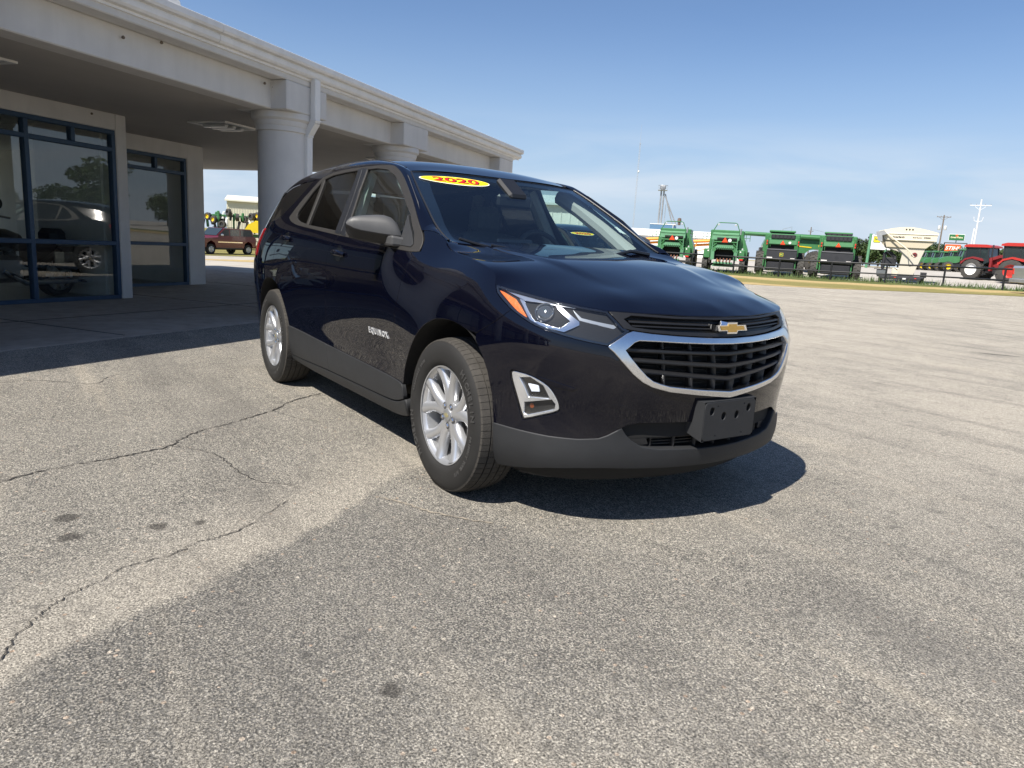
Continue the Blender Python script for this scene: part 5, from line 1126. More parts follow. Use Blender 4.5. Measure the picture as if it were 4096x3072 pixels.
def combine_old(x, y, az, rot, label, open_back=True):
    t = at('combine_harvester', x, y, az, None, rot, label, 'combine', 'combines backed up to the pipe fence')
    for sx in (-1, 1): farm_wheel(t, (sx*1.42,.6,.62), .62, .42, YEL, 14, 'rear_wheel'); farm_wheel(t, (sx*1.5,4.2,.85), .88, .6, YEL, 16, 'front_wheel')
    P('axle', BPAN, t, ((0,.6,.62),(2.4,.2,.2)))
    # hood with open discharge mouth
    arch = [(-.98,.95),(-1.02,1.75),(-.62,2.14),(.62,2.14),(1.02,1.75),(.98,.95)]; mouth = [(.72,1.0),(.74,1.58),(.58,1.80),(-.58,1.80),(-.74,1.58),(-.72,1.0)]
    for i in range(5):
        a, b = arch[i], arch[i+1]; c, d = mouth[::-1][i], mouth[::-1][i+1]; mb = MB(); mb.prism([a, b, d, c], lambda p_, q_: (p_, -.25, q_), lambda p_, q_: (p_, .5, q_)); fix_normals(mb.build('hood_plate', GRN if i % 2 else GRN2, t))
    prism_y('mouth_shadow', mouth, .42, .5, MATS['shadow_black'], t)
    for k in range(9): MB().lathe([(0,-.06),(.055,-.05),(.075,0),(.055,.05),(0,.06)], 8, 'Y', c=(-.62+.155*k,-.28,1.93)).build('chopper_knuckle', GRN2, t)
    for k in range(5): P('straw_walker', mat('rust', (.16,.07,.045), .85, var=.3, vscale=9), t, ((-.5+.25*k,-.15,.98),(.10,1.0,.10),{'rx':.25}), ch=.01)
    P('rear_sieve', GRN2, t, ((0,-.30,.72),(1.45,.45,.14),{'rx':-.2}), ((0,-.1,.52),(1.6,.3,.10)), ch=.02)
    P('bonnet', GRN2, t, ((0,.55,2.95),(2.05,1.5,.22)), ch=.06); prism_x('bonnet_face', [(-.20,2.52),(-.16,2.90),(0,3.02),(.5,3.02),(.5,2.52)], -1.02, 1.02, GRN2, t)
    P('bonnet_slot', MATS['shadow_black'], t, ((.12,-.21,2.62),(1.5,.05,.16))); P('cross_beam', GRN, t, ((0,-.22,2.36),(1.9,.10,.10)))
    for sx in (-1, 1):
        P('side_body', GRN, t, ((sx*1.12,1.4,1.9),(.22,2.2,1.5)), ch=.05); P('upright', GRN2, t, ((sx*.92,-.24,2.1),(.09,.08,1.0)))
        P('side_box', GRN, t, ((sx*1.30,.35,1.45),(.50,.8,.72)), ch=.05); P('box_marker', WHT, t, ((sx*1.22,-.06,1.66),(.10,.012,.10)), ch=.003)
        mb = MB(); mb.tube([(sx*.98,-.2,1.9),(sx*.62,-.3,2.25)], .05, 6); mb.build('brace', GRN, t)
        mb = MB(); 
        for k in range(3): mb.tube([(sx*(1.2+.3*k),.9,2.5),(sx*(1.2+.3*k),.9,3.0)], .02, 6)
        mb.tube([(sx*1.2,.9,3.0),(sx*1.8,.9,3.0)], .02, 6); mb.tube([(sx*1.2,.9,2.75),(sx*1.8,.9,2.75)], .02, 6); mb.build('platform_rail', GRN, t)
    prism_y('right_shield', [(1.0,2.95),(1.30,2.9),(1.72,1.85),(1.68,1.0),(1.28,1.0),(1.05,1.6)], .6, 2.6, GRN, t)
    P('grain_tank', GRN, t, ((0,3.0,2.9),(2.6,2.4,.9)), ((0,2.6,1.9),(2.2,3.2,1.4)), ch=.06)
    hp = MB(); hp.tube([(-1.0,0,3.0),(-.98,0,3.22),(-.68,0,3.78),(-.55,0,3.84),(.62,0,3.84),(.76,0,3.78),(1.0,0,3.2),(1.0,0,3.0)], .035, 8); hp.build('guard_hoop', GRN, t)
    for sx in (-.62, .66): MB().lathe([(0,.05),(.06,.04),(.085,-.03),(0,-.05)], 12, 'Y', c=(sx,-.02,3.70)).build('work_lamp', mat('lamp_silver', (.7,.72,.74), .2, .6), t)
    MB().tube([(1.35,.3,.9),(1.35,.3,1.5),(1.34,.3,1.95)], [.10,.12,.06], 10).build('filter_canister', mat('canister', (.5,.52,.52), .4, .3), t, True)
    P('hitch_lamp', LAMPR, t, ((1.32,-.3,1.05),(.30,.08,.14)))
    ex = MB(); ex.tube([(1.05,.9,3.0),(1.05,.9,3.45)], .07, 8); ex.build('exhaust', STEEL, t)
    smv(t, (-.02,-.30,2.36), .42); disc('speed_disc', t, (.34,-.30,2.50), .13, WHT, t=.03); return t
combine_old(-34.9, 43.2, 129.8, -3, 'old green combine with open rear mouth and tall guard hoop'); combine_old(-39.9, 42.6, 133.5, -6, 'old faded green combine with guard hoop, half hidden behind the hood')

def seed_tender(x, y, az, rot):
    t = at('seed_tender', x, y, az, None, rot, 'tall cream seed tender trailer with arched lid and slanted chute', 'seed tender')
    arc = [(-1.90+3.80*k/20, 3.60+.34*math.sin(math.pi*k/20)) for k in range(21)]
    prism_y('lid', [(-1.90,3.46)]+arc+[(1.90,3.46)], -.9, 1.6, BEIG, t)
    prism_y('hopper', [(-1.82,3.02),(-1.86,3.46),(1.86,3.46),(1.82,3.02)], -.88, 1.58, BEIG, t); prism_y('hopper_slope', [(-1.40,2.51),(-1.80,3.02),(1.80,3.02),(1.26,2.51)], -.80, 1.5, mat('tender_slope_shaded', (.50,.44,.33), .6, var=.06), t)  # shade under the sloping hopper is put into its browner colour
    P('lid_rim', mat('tender_trim', (.72,.69,.60), .4), t, ((0,-.90,3.465),(3.86,.05,.05)), ((0,-.89,3.03),(3.66,.03,.03)), ch=.008)
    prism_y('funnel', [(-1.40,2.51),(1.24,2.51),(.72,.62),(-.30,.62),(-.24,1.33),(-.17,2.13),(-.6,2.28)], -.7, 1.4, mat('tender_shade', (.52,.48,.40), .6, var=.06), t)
    P('lower_bin', BEIG, t, ((.05,.1,.72),(1.45,1.3,.62)), ch=.06); P('deck', BPAN, t, ((-.1,.2,.42),(3.0,2.2,.14)), ((-.1,-.9,.30),(2.7,.10,.20)))
    for sx in (-1, 1):
        w = farm_wheel(t, (sx*1.35,.2,.38), .38, .26, WHT, 10); P('mudguard', BPAN, t, ((sx*1.38,.2,.80),(.40,1.0,.06)), ((sx*1.38,-.3,.62),(.40,.05,.36)), ch=.02)
    P('step_box', mat('tread_plate', (.20,.21,.22), .4, .5), t, ((-1.35,-.6,.66),(.62,.5,.42)), ch=.02); P('step_top', BPAN, t, ((-1.42,-.6,.90),(.85,.6,.05)))
    mb = MB(); mb.tube([(-1.35,-1.0,3.45),(.15,-1.12,2.35)], .045, 8); mb.tube([(.15,-1.12,2.37),(.30,-1.12,1.82),(.60,-1.12,1.86),(.15,-1.12,2.37)], .035, 6); mb.build('discharge_chute', BEIG, t)
    mb = MB(); mb.tube([(-1.7,-.95,3.4),(-1.45,-1.05,3.0),(-1.2,-1.0,2.2),(-.4,-.95,1.45)], .03, 6); mb.build('hydraulic_hose', BPAN, t)
    prism_y('spout_head', [(-2.05,3.52),(-1.55,3.66),(-1.30,3.40),(-1.62,3.30),(-1.55,2.85),(-1.85,2.9)], -1.15, -.9, STEEL, t)
    P('engine', BPAN, t, ((-.85,-.2,1.45),(.75,.8,.62)), ((-1.30,-.3,1.50),(.22,.3,1.2)), ch=.06); mb = MB(); mb.tube([(-1.3,-.3,2.05),(-.9,-.3,2.1),(-.55,-.3,1.75)], .12, 8); mb.build('intake_hose', BPAN, t, True)
    for k in (-.14, .06, .26): disc('vent_hole', t, (k,-.91,3.78), .055, BPAN, t=.02)
    V, F = text_geo('Unverferth', .19, bold=.005, shear=.2); ob('maker_lettering', [(-.62+v[0]*1.0, -.895, 3.23+v[1]) for v in V], F, BPAN, t)
    V, F = text_geo('3750XL', .14, bold=.004); ob('model_lettering', [(1.25+v[0]*1.0, -.895, 3.23+v[1]) for v in V], F, BPAN, t); V, F = text_geo('Seed Runner', .11, bold=.003); ob('model_name', [(.62+v[0]*1.0, -.895, 3.23+v[1]) for v in V], F, BPAN, t)
    disc('round_decal', t, (.62,-.72,2.03), .16, DRED, t=.03); V, F = text_geo('A&C', .20, bold=.006); ob('decal_lettering', [(.60+v[0], -.745, 2.03+v[1]) for v in V], F, BPAN, t)
    P('tail_lamp', LAMPR, t, ((-.4,-.96,.36),(.12,.02,.06)), ((.9,-.96,.36),(.12,.02,.06))); P('plate', WHT, t, ((.2,-.96,.30),(.22,.02,.10))); return t
seed_tender(-24.86, 50.9, 117.6, 0)

def tractor(x, y, az, rot, body, cab_roof, hub, label, group, loader=False, duals=False, sc=1.0, lod=0):
    """rear three-quarter view; forward is local +y"""
    t = at('tractor', x, y, az, None, rot, label, 'tractor', group); t.scale = (sc,)*3
    for sx in (-1, 1):
        farm_wheel(t, (sx*.95,0,.88), .88, .50, hub, 18, 'rear_wheel')
        if duals: farm_wheel(t, (sx*1.52,0,.88), .88, .48, hub, 18, 'outer_wheel')
        farm_wheel(t, (sx*.90,2.55,.62), .62, .40, hub, 16, 'front_wheel')
        prism_x('fender', [(-.95,1.35),(-.6,1.75),(0,1.92),(.6,1.80),(.75,1.6),(.55,1.66),(0,1.78),(-.55,1.62),(-.85,1.28)], sx*.62, sx*1.22, body, t)
    P('rear_axle', BPAN, t, ((0,0,.88),(1.8,.35,.35)), ((0,-.5,.75),(.7,.5,.6))); P('chassis', BPAN, t, ((0,1.6,.85),(.6,2.6,.5)))
    prism_x('bonnet', [(1.15,1.25),(1.15,1.95),(2.4,1.90),(3.2,1.70),(3.35,1.5),(3.35,1.1),(1.6,1.1)], -.42, .42, body, t)
    prism_x('cab_glass', [(-.72,1.55),(-.78,2.72),(.95,2.72),(1.12,1.55),(.6,1.2),(-.3,1.45)], -.76, .76, CABG, t)
    for sx in (-1, 1):
        for q0, q1, w_2 in (((sx*.77,-.74,1.5),(sx*.77,-.80,2.75),.08),((sx*.77,1.12,1.5),(sx*.77,.96,2.75),.08),((sx*.77,.35,1.2),(sx*.77,.35,2.75),.05)): MB().beam(q0, q1, w_2).build('cab_post', BPAN if body is not GRN else GRN, t)
    prism_x('cab_roof', [(-1.0,2.72),(-.98,2.86),(-.6,2.96),(.8,2.96),(1.2,2.86),(1.2,2.72)], -.88, .88, cab_roof, t)
    P('hitch', BPAN, t, ((-.42,-.95,.6),(.08,.8,.10)), ((.42,-.95,.6),(.08,.8,.10)), ((0,-.7,1.2),(.5,.2,.3)))
    for sx in (-1, 1): P('work_lamp', WHT, t, ((sx*.62,-1.0,2.80),(.18,.05,.09)), ch=.01); P('rear_lamp', LAMPR, t, ((sx*1.0,-.95,1.45),(.14,.05,.10)), ch=.01)
    mb = MB(); mb.tube([(.55,1.2,1.9),(.55,1.2,2.95)], .06, 8); mb.build('exhaust', BPAN, t, True)
    if loader:
        for sx in (-1, 1): mb = MB(); mb.beam((sx*.62,1.1,1.7),(sx*.62,2.0,2.05), .14, .24); mb.beam((sx*.62,2.0,2.05),(sx*.62,4.0,1.05), .12, .22); mb.beam((sx*.62,1.3,.8),(sx*.62,1.3,1.9), .18, .3); mb.build('loader_arm', body, t)
        P('loader_cross', body, t, ((0,3.2,1.45),(1.3,.15,.15)))
    return t
GT = 'green tractors parked in a receding row'
gp = [(-40.4,96.5),(-43.2,100.0),(-46.1,103.6),(-49.0,107.3),(-51.7,110.8),(-54.4,114.3)]
gl = ['nearest green tractor in the far row, with a bright yellow rear wheel', 'second green tractor from the right in the far row', 'third green tractor from the right in the far row', 'fourth green tractor from the right in the far row', 'fifth green tractor from the right in the far row', 'farthest green tractor at the left end of the far row']
t0 = tractor(*gp[0], 114.3, 108, GRN, GRN, YEL, gl[0], GT)
for (x, y), l in zip(gp[1:], gl[1:]):
    c = copy_tree(t0); c.location = (x, y, qz(x, y)); c.rotation_euler = (0,0,R(114.3-90+108+random.uniform(-3,3))); c['label'] = l; c.scale = (random.uniform(.92,1.03),)*3
tractor(-26.0, 65.5, 112.9, -118, DRED, REDT, WHT, 'dark red loader tractor with white wheel centres, left of the brighter one', 'red loader tractors', True)
tractor(-21.8, 62.2, 111.3, -112, REDT, REDT, REDT, 'bright red loader tractor beside the silver pickup', 'red loader tractors', True, sc=1.05)

# pickup at the right edge
def pickup():
    SIL = mat('silver_paint', (.50,.52,.54), .3, .6, .8); t = at('pickup_truck', -11.75, 43.85, 110.7, None, -62, 'silver pickup truck parked nose outwards, cut by the right picture edge', 'pickup')
    prism_x('body', [(-2.9,.62),(-2.95,1.30),(-2.9,1.42),(-.55,1.42),(-.55,.52),(-1.05,.52),(-1.2,.85),(-1.55,1.0),(-1.9,.85),(-2.05,.55)], -.98, .98, SIL, t)
    prism_x('cab', [(-.53,.52),(-.53,1.42),(-.35,1.98),(.95,2.0),(1.55,1.45),(2.9,1.32),(3.0,.6),(2.55,.55),(2.3,.92),(1.85,.95),(1.6,.55)], -.96, .96, SIL, t)
    for sx in (-1, 1):
        prism_x('side_window', [(-.28,1.45),(-.18,1.86),(.88,1.88),(1.32,1.47)], sx*.962, sx*.968, CABG, t); P('door_handle', BPAN, t, ((sx*.985,.1,1.28),(.03,.16,.04)), ((sx*.985,1.0,1.28),(.03,.16,.04))); P('side_step', BPAN, t, ((sx*.95,.4,.45),(.14,2.6,.08)))
        for yy in (-1.55, 2.08):
            h = empty('wheel', (sx*.86,yy,.42), 0, t); MB().lathe([(.25,-.14),(.40,-.14),(.42,-.10),(.42,.10),(.40,.14),(.25,.14)], 26, 'X').build('tyre', DIRT, h, True, 40); MB().lathe([(.25,sx*.13),(.2,sx*.10),(.1,sx*.09),(0,sx*.12)], 20, 'X').build('rim', STEEL, h, True)
    P('bumper', STEEL, t, ((0,-3.0,.62),(1.9,.14,.22)), ch=.03); P('tail_lamp', LAMPR, t, ((.9,-2.93,1.12),(.14,.06,.34)), ((-.9,-2.93,1.12),(.14,.06,.34)))
    P('underframe', BPAN, t, ((0,0,.5),(1.5,5.4,.16)))
pickup()

# pipe fence: every post a part, two rails
FB = mat('fence_black', (.012,.012,.013), .5, var=.1)
fpts = [(-52.0,37.5),(-47.2,39.3),(-42.4,41.1),(-37.7,42.8),(-34.1,43.5),(-30.58,44.10),(-27.70,46.47),(-24.32,47.76),(-20.75,48.43),(-16.90,47.73),(-12.9,47.2),(-8.6,46.8),(-4.0,46.4)]
fpts[4] = (-33.6,42.9); fpts[5] = (-30.58,44.35)
f = empty('pipe_fence', (0,0,0)); tag(f, 'long black two rail pipe fence in front of the farm machines', 'fence')
for x, y in fpts: z = qz(x, y); MB().tube([(x,y,z-.05),(x,y,z+1.32)],   .065, 8).build('post', FB, f, True, 60)
for h_, r_ in ((1.30,.060),(.62,.050)):
    for a, b in zip(fpts[:-1], fpts[1:]): MB().tube([(*a, qz(*a)+h_), (*b, qz(*b)+h_)], r_, 8).build('rail', FB, f, True, 60)
# weeds along the fence line and wheels
GB = mat('weed_blade', (.075,.115,.035), .8, var=.3, vscale=4); V = []; F = []; rn = random.Random(5)
for i in range(3200):
    k = rn.randrange(len(fpts)-1); t_ = rn.random(); a = np.array(fpts[k]); b = np.array(fpts[k+1]); q = a+(b-a)*t_; out = np.array((-.5,.866))*(rn.gauss(.4,.5)+(rn.random() < .5)*rn.uniform(1,2.6)); q = q+out
    z = qz(*q); h = rn.uniform(.06,.42)*(1 if rn.random() < .85 else 1.5); an = rn.uniform(0, 6.28); w = rn.uniform(.015,.035); lx, ly = rn.gauss(0,.10), rn.gauss(0,.10); k0 = len(V)
    V += [(q[0]-w*math.cos(an), q[1]-w*math.sin(an), z), (q[0]+w*math.cos(an), q[1]+w*math.sin(an), z), (q[0]+lx, q[1]+ly, z+h)]; F.append((k0, k0+1, k0+2))
tag(ob('fence_weeds', V, F, GB), 'rough green weeds along the foot of the fence', 'weeds', kind='stuff')
# ------------------------------------------------------------------ far things
WOOD = mat('weathered_pole', (.17,.14,.115), .9, var=.2, vscale=3); PALEP = mat('pale_pole', (.62,.63,.64), .6)
def pole(x, y, h, r, m, arms, label, cans=False, az=114, steel=False, lean=0.):
    t = at('utility_pole', x, y, az, None, 0, label, 'utility pole', 'utility poles along the road')
    MB().tube([(0,0,0),(lean*h,0,h)], [r, r*.7], 10).build('shaft', m, t, True, 60)
    for z, w in arms:
        P('cross_arm', m, t, ((lean*z,-.1,z),(w,.10,.12)), ch=.01)
        for k in (-.46,-.2,.2,.46): MB().lathe([(0,.18),(.05,.15),(.06,.05),(.04,0)], 8, 'Z', c=(k*w+lean*z,-.1,z+.06)).build('insulator', STEEL, t)
        mb = MB(); mb.beam((lean*z-w*.34,-.06,z),(lean*z,0,z-.7), .05); mb.beam((lean*z+w*.34,-.06,z),(lean*z,0,z-.7), .05); mb.build('arm_brace', m, t)
    if cans:
        for sx in (-1, 1): MB().lathe([(0,.45),(.24,.42),(.26,.35),(.26,-.35),(.22,-.42),(0,-.42)], 14, 'Z', c=(sx*.55,0,h-2.6)).build('transformer', PALEP, t, True, 40)
    return t
pole(-72.81,156.53,11.3,.17,WOOD,[(10.9,2.6)],'brown wooden pole with two transformers left of the orange sign',True)
p2 = pole(-49.66,118.42,10.9,.16,PALEP,[(10.0,2.8)],'pale utility pole with single wide cross arm behind the green tractors')
for sx in (-1, 1): mb = MB(); mb.tube([(0,0,7.6),(sx*.5,0,7.7),(sx*.62,0,8.3)], .05, 6); mb.build('cable_riser', PALEP, p2, True)
MB().tube([(-.42,0,0),(-.30,0,6.6)], [.13,.11], 8).build('stub_pole', PALEP, p2, True)
p3 = pole(-36.9,104.5,9.6,.17,WOOD,[(9.3,2.6),(6.9,1.2)],'dark wooden utility pole cut by the right picture edge')
pole(-130.76,198.09,11.0,.2,WOOD,[(9.8,1.6)],'small far pole between the two rightmost combines')
WIRE = mat('wire_grey', (.10,.10,.11), .6)
def wire(a, b, sag, r=.018):
    a = Vector(a); b = Vector(b); o = MB().tube([a.lerp(b, k/12)+Vector((0,0,-sag*4*(k/12)*(1-k/12))) for k in range(13)], r, 4).build('power_line', WIRE); tag(o, None, 'cable', 'overhead lines between the poles'); return o
tag(wire((-130.8,198.1,11.4),(-90,178,7.2), .6, .03), 'thin overhead line sloping down from the small far pole')
tag(wire((-72.8,156.5,9.0),(-110,170,7.0), .8, .03), 'thin overhead line left of the pole with transformers')
# roadside signs
def board(par, name, c, w, h, m, txt, tm, ts, bold=.01, shear=0., sx=1.):
    P(name, m, par, (c, (w,.12,h)), ch=.02); V, F = text_geo(txt, ts, bold=bold, shear=shear); ob(name+'_lettering', [(c[0]+v[0]*sx, c[1]-.07, c[2]+v[1]) for v in V], F, tm, par)
t = at('dealer_sign', -61.08,137.70,114.5, None, 0, 'orange STIHL board under a green board on black posts', 'sign')
board(t,'orange_board',(-.35,0,4.05),2.45,1.35,mat('board_orange',(.72,.10,.015),.5),'STIHL',WHT,.88,.02,.25,1.05)
board(t,'green_board',(.0,0,6.0),2.35,1.02,mat('board_green',(.012,.12,.035),.5),'Great Plains',mat('board_cream',(.75,.70,.45),.5),.42,.01,0,.92)
mb = MB(); mb.box((0,.06,6.03),(2.45,.08,1.12)); mb.build('board_border', WHT, t)
disc('sunburst', t, (0,-.065,6.32), .22, mat('board_rust',(.45,.10,.02),.5), t=.01)
mb = MB(); mb.tube([(-1.75,.1,0),(-1.75,.1,5.0)], .09, 8); mb.tube([(1.75,.1,0),(1.75,.1,5.0)], .09, 8); mb.tube([(-1.8,.1,5.0),(1.8,.1,5.0)], .09, 8); mb.tube([(0,.1,5),(0,.1,5.6)], .07, 8); mb.build('sign_frame', FB, t)
t = at('pylon_sign', -55.70,100.80,119.5, None, 0, 'tall white dealer sign on green posts behind the cream tender', 'sign')
for sx in (-.35, 1.9): MB().tube([(sx,0,0),(sx+.02,0,4.95 if sx < 0 else 2.8)], .20, 10).build('sign_post', GRN2, t, True, 60)
P('sign_panel', WHT, t, ((1.15,0,3.75),(2.6,.3,2.1)), ch=.04); deer_badge(t, (.55,-.16,4.15), .95, YEL, GRN)
P('sign_rule', mat('rule_grey', (.35,.37,.38), .5), t, ((1.15,-.16,3.45),(2.3,.02,.05)), ((1.15,-.16,3.25),(2.3,.02,.05)), ch=.004)
# lattice mast
def mast():
    t = at('radio_mast', -446.16,422.56,136.6, None, 0, 'thin grey lattice radio mast rising behind the windscreen pillar', 'mast'); H_ = 103.; w = .55; n = 46; G_ = mat('mast_grey',(.36,.38,.41),.6)
    for k in range(3): a = 2*math.pi*k/3; MB().tube([(w*math.cos(a),w*math.sin(a),0),(w*math.cos(a),w*math.sin(a),H_*.86)], .11, 5).build('leg', G_, t)
    mb = MB()
    for i in range(n):
        z0 = H_*.86*i/n; z1 = H_*.86*(i+1)/n
        for k in range(3):
            a = 2*math.pi*k/3; b = 2*math.pi*(k+1)/3; mb.tube([(w*math.cos(a),w*math.sin(a),z0),(w*math.cos(b),w*math.sin(b),z1)], .06, 4, False)
    o = mb.build('lattice', G_, t); o['kind'] = 'stuff'
    MB().tube([(0,0,H_*.84),(0,0,H_)], [.12,.04], 6).build('antenna', G_, t); MB().lathe([(0,-.8),(.8,-.4),(.8,.4),(0,.8)], 10, 'Z', c=(.8,0,66)).build('dish', WHT, t, True)
mast()
# grain elevator with blue-clad block
t = at('grain_elevator', -105.88,108.90,134.3, None, 0, 'grey grain elevator leg above a blue clad block', 'elevator'); BLU = mat('blue_cladding',(.10,.20,.33),.5,var=.05)
P('clad_block', BLU, t, ((-.3,2,3.2),(4.7,5.5,6.2))); P('block_end', mat('blue_dark',(.05,.10,.19),.5), t, ((2.45,2,3.1),(.6,5.5,6.0))); P('parapet', WHT, t, ((.0,2,6.35),(5.3,5.6,.14))); P('corner_trim', WHT, t, ((2.10,-.77,3.2),(.12,.05,6.2)))
for sx in (-1.0, -.45): MB().tube([(sx,1,6),(sx+.05,1,13.6)], .17, 8).build('leg_casing', STEEL, t, True)
P('leg_head', STEEL, t, ((-.7,1,13.9),(1.2,1.0,.9)), ch=.2); P('head_platform', STEEL, t, ((-.7,1,13.3),(1.9,1.7,.08)))
mb = MB()
for k in range(8): a = k*math.pi/4; mb.tube([(-.7+.95*math.cos(a),1+.85*math.sin(a),13.3),(-.7+.95*math.cos(a),1+.85*math.sin(a),14.3)], .03, 4)
mb.tube([(-.7+.95*math.cos(a),1+.85*math.sin(a),14.3) for a in np.linspace(0,2*math.pi,17)], .03, 4); mb.build('platform_rail', STEEL, t)
mb = MB(); mb.tube([(-.1,1,12.6),(1.9,1,6.4)], .13, 6); mb.tube([(-.1,1,12.2),(2.7,1,6.3)], .13, 6); mb.tube([(.2,1,10.5),(.2,1,6.3)], .06, 6); mb.build('down_spout', STEEL, t)
MB().lathe([(0,1.5),(.35,1.4),(.45,.7),(.3,.6),(.3,0)], 10, 'Z', c=(3.3,1,6.4)).build('cyclone', mat('cyclone_rust',(.13,.09,.07),.8), t, True)
# long white shed behind the combines; white shed left of them (seen through the car glass); far shed at left
WCL = mat('white_cladding',(.70,.70,.68),.55,var=.04,vscale=.6)
def shed(name, x, y, az, rot, w, d, h, label, m=WCL, ribs=0, roof=None, lift=0):
    t = at(name, x, y, az, None, rot, label, 'building'); P('wall', m, t, ((0,d/2,h/2),(w,d,h)), ch=.02)
    prism_x('roof', [(-.35,h-.05),(d/2,h+d*.08),(d+.35,h-.05),(d+.35,h+.12),(d/2,h+d*.08+.17),(-.35,h+.12)], -w/2-.2, w/2+.2, roof or WCL, t)
    for k in range(ribs): P('cladding_rib', m, t, ((-w/2+(k+.5)*w/ribs,-.02,h/2),(.06,.045,h-.15)), ch=.01)
    return t
shed('machine_shed', -84.0, 88.5, 132.2, 4, 24, 14, 3.3, 'long low white shed behind the green combines', ribs=40)
s2 = shed('metal_shed', -47.5, 28.1, 145.5, -8, 17, 12, 4.5, 'white metal shed with grey doors seen through the car windows', roof=mat('roof_pale',(.55,.60,.60),.5), ribs=24)
P('roller_door', mat('door_grey',(.16,.17,.18),.6), s2, ((3.0,-.05,1.6),(4.2,.06,3.2)), ((-4.0,-.05,1.6),(4.2,.06,3.2)))
shed('metal_shed', -89.0, 22.4, 165.0, -2, 8.0, 8, 5.2, 'cream ribbed metal shed behind the yellow planter', m=mat('cream_cladding',(.66,.63,.50),.55), ribs=44, roof=mat('cream_roof',(.68,.66,.56),.5))
# orange grain augers among the combines
for k, (x, y, az, lb) in enumerate(((-52.2,53.5,135.1,'orange folded auger left of the faded combine'),(-47.5,55.5,131.5,'orange folded auger between the two old combines'))):
    t = at('grain_auger', x, y, az, None, 0, lb, 'auger', 'orange augers among the combines')
    mb = MB(); mb.tube([(-2.6,0,2.1),(2.4,0,2.55)], .16, 8); mb.tube([(-2.0,.3,1.75),(2.2,.3,2.2)], .12, 8); mb.build('auger_tube', ORNG, t, True)
    mb = MB(); mb.beam((-1.4,0,.2),(-.9,0,2.2), .08); mb.beam((1.4,0,.2),(1.0,0,2.4), .08); mb.beam((-1.6,0,1.1),(1.6,0,1.9), .07); mb.build('undercarriage', ORNG, t)
    for sx in (-1.5, 1.5): farm_wheel(t, (sx,0,.36), .36, .22, WHT, 8)
# ---------- left opening: maroon wagon, yellow planters
def wagon():
    MAR = mat('maroon_paint', (.10,.010,.020), .3, .2, .8); t = empty('parked_wagon', (-53.2,9.75,qz(-53.2,9.75)), R(300)); tag(t, 'old maroon full size SUV parked on the grass beyond the canopy', 'car')
    # local +x forward
    side = [(-2.45,.62),(-2.5,1.15),(-2.42,1.32),(1.05,1.32),(1.12,1.22),(2.55,1.12),(2.72,.95),(2.72,.55),(2.15,.50),(2.05,.82),(1.72,1.0),(1.38,.82),(1.28,.48),(-1.28,.48),(-1.38,.82),(-1.72,1.0),(-2.06,.82),(-2.16,.52)]
    def px_(name, poly, y0, y1, m): mb = MB(); mb.prism(poly, lambda a, b: (a, y0, b), lambda a, b: (a, y1, b)); return fix_normals(mb.build(name, m, t))
    px_('body', side, -.96, .96, MAR); px_('cabin', [(-2.42,1.32),(-2.28,1.72),(-2.1,1.88),(.35,1.90),(1.05,1.32)], -.80, .80, MAR)
    for sy in (-1, 1):
        for nm, q in (('front_window',[(-.05,1.36),(-.02,1.80),(.30,1.80),(.88,1.36)]),('mid_window',[(-1.02,1.36),(-1.0,1.80),(-.14,1.80),(-.16,1.36)]),('rear_window',[(-2.30,1.36),(-2.16,1.74),(-2.05,1.80),(-1.12,1.80),(-1.14,1.36)])): px_(nm, q, sy*.802, sy*.808, CABG)
        px_('side_moulding', [(-1.15,.86),(-1.15,.93),(1.12,.93),(1.12,.86)], sy*.962, sy*.975, CHROME); px_('running_board', [(-1.2,.42),(-1.2,.50),(1.2,.50),(1.2,.42)], sy*.86, sy*.97, BPAN)
        MB().box((.80,sy*1.05,1.40),(.14,.20,.16), ch=.04).build('door_mirror', SATIN, t)
        for xx in (-1.72, 1.72):
            h = empty('wheel', (xx, sy*.84, .38), 0, t); MB().lathe([(.22,-.12),(.36,-.12),(.38,-.08),(.38,.08),(.36,.12),(.22,.12)], 26).build('tyre', RUBBER, h, True, 40); MB().lathe([(.23,sy*.11),(.19,sy*.07),(.08,sy*.08),(0,sy*.10)], 20).build('rim', ALLOY, h, True)
            for k in range(5): a = k*2*math.pi/5; MB().beam((.05*math.cos(a),sy*.10,.05*math.sin(a)),(.21*math.cos(a),sy*.115,.21*math.sin(a)), .06, .03).build('spoke', ALLOY, h)
    px_('roof_rack', [(-2.0,1.93),(-2.0,1.97),(.1,1.97),(.1,1.93)], -.70, -.66, BPAN); px_('windscreen', [(.42,1.86),(.46,1.88),(1.06,1.36),(1.02,1.34)], -.72, .72, CABG); px_('tail_lamp', [(-2.50,.95),(-2.515,1.28),(-2.46,1.28),(-2.46,.95)], -.95, -.80, LAMPR); P('underbody', BPAN, t, ((0,0,.45),(4.6,1.5,.2)))
wagon()
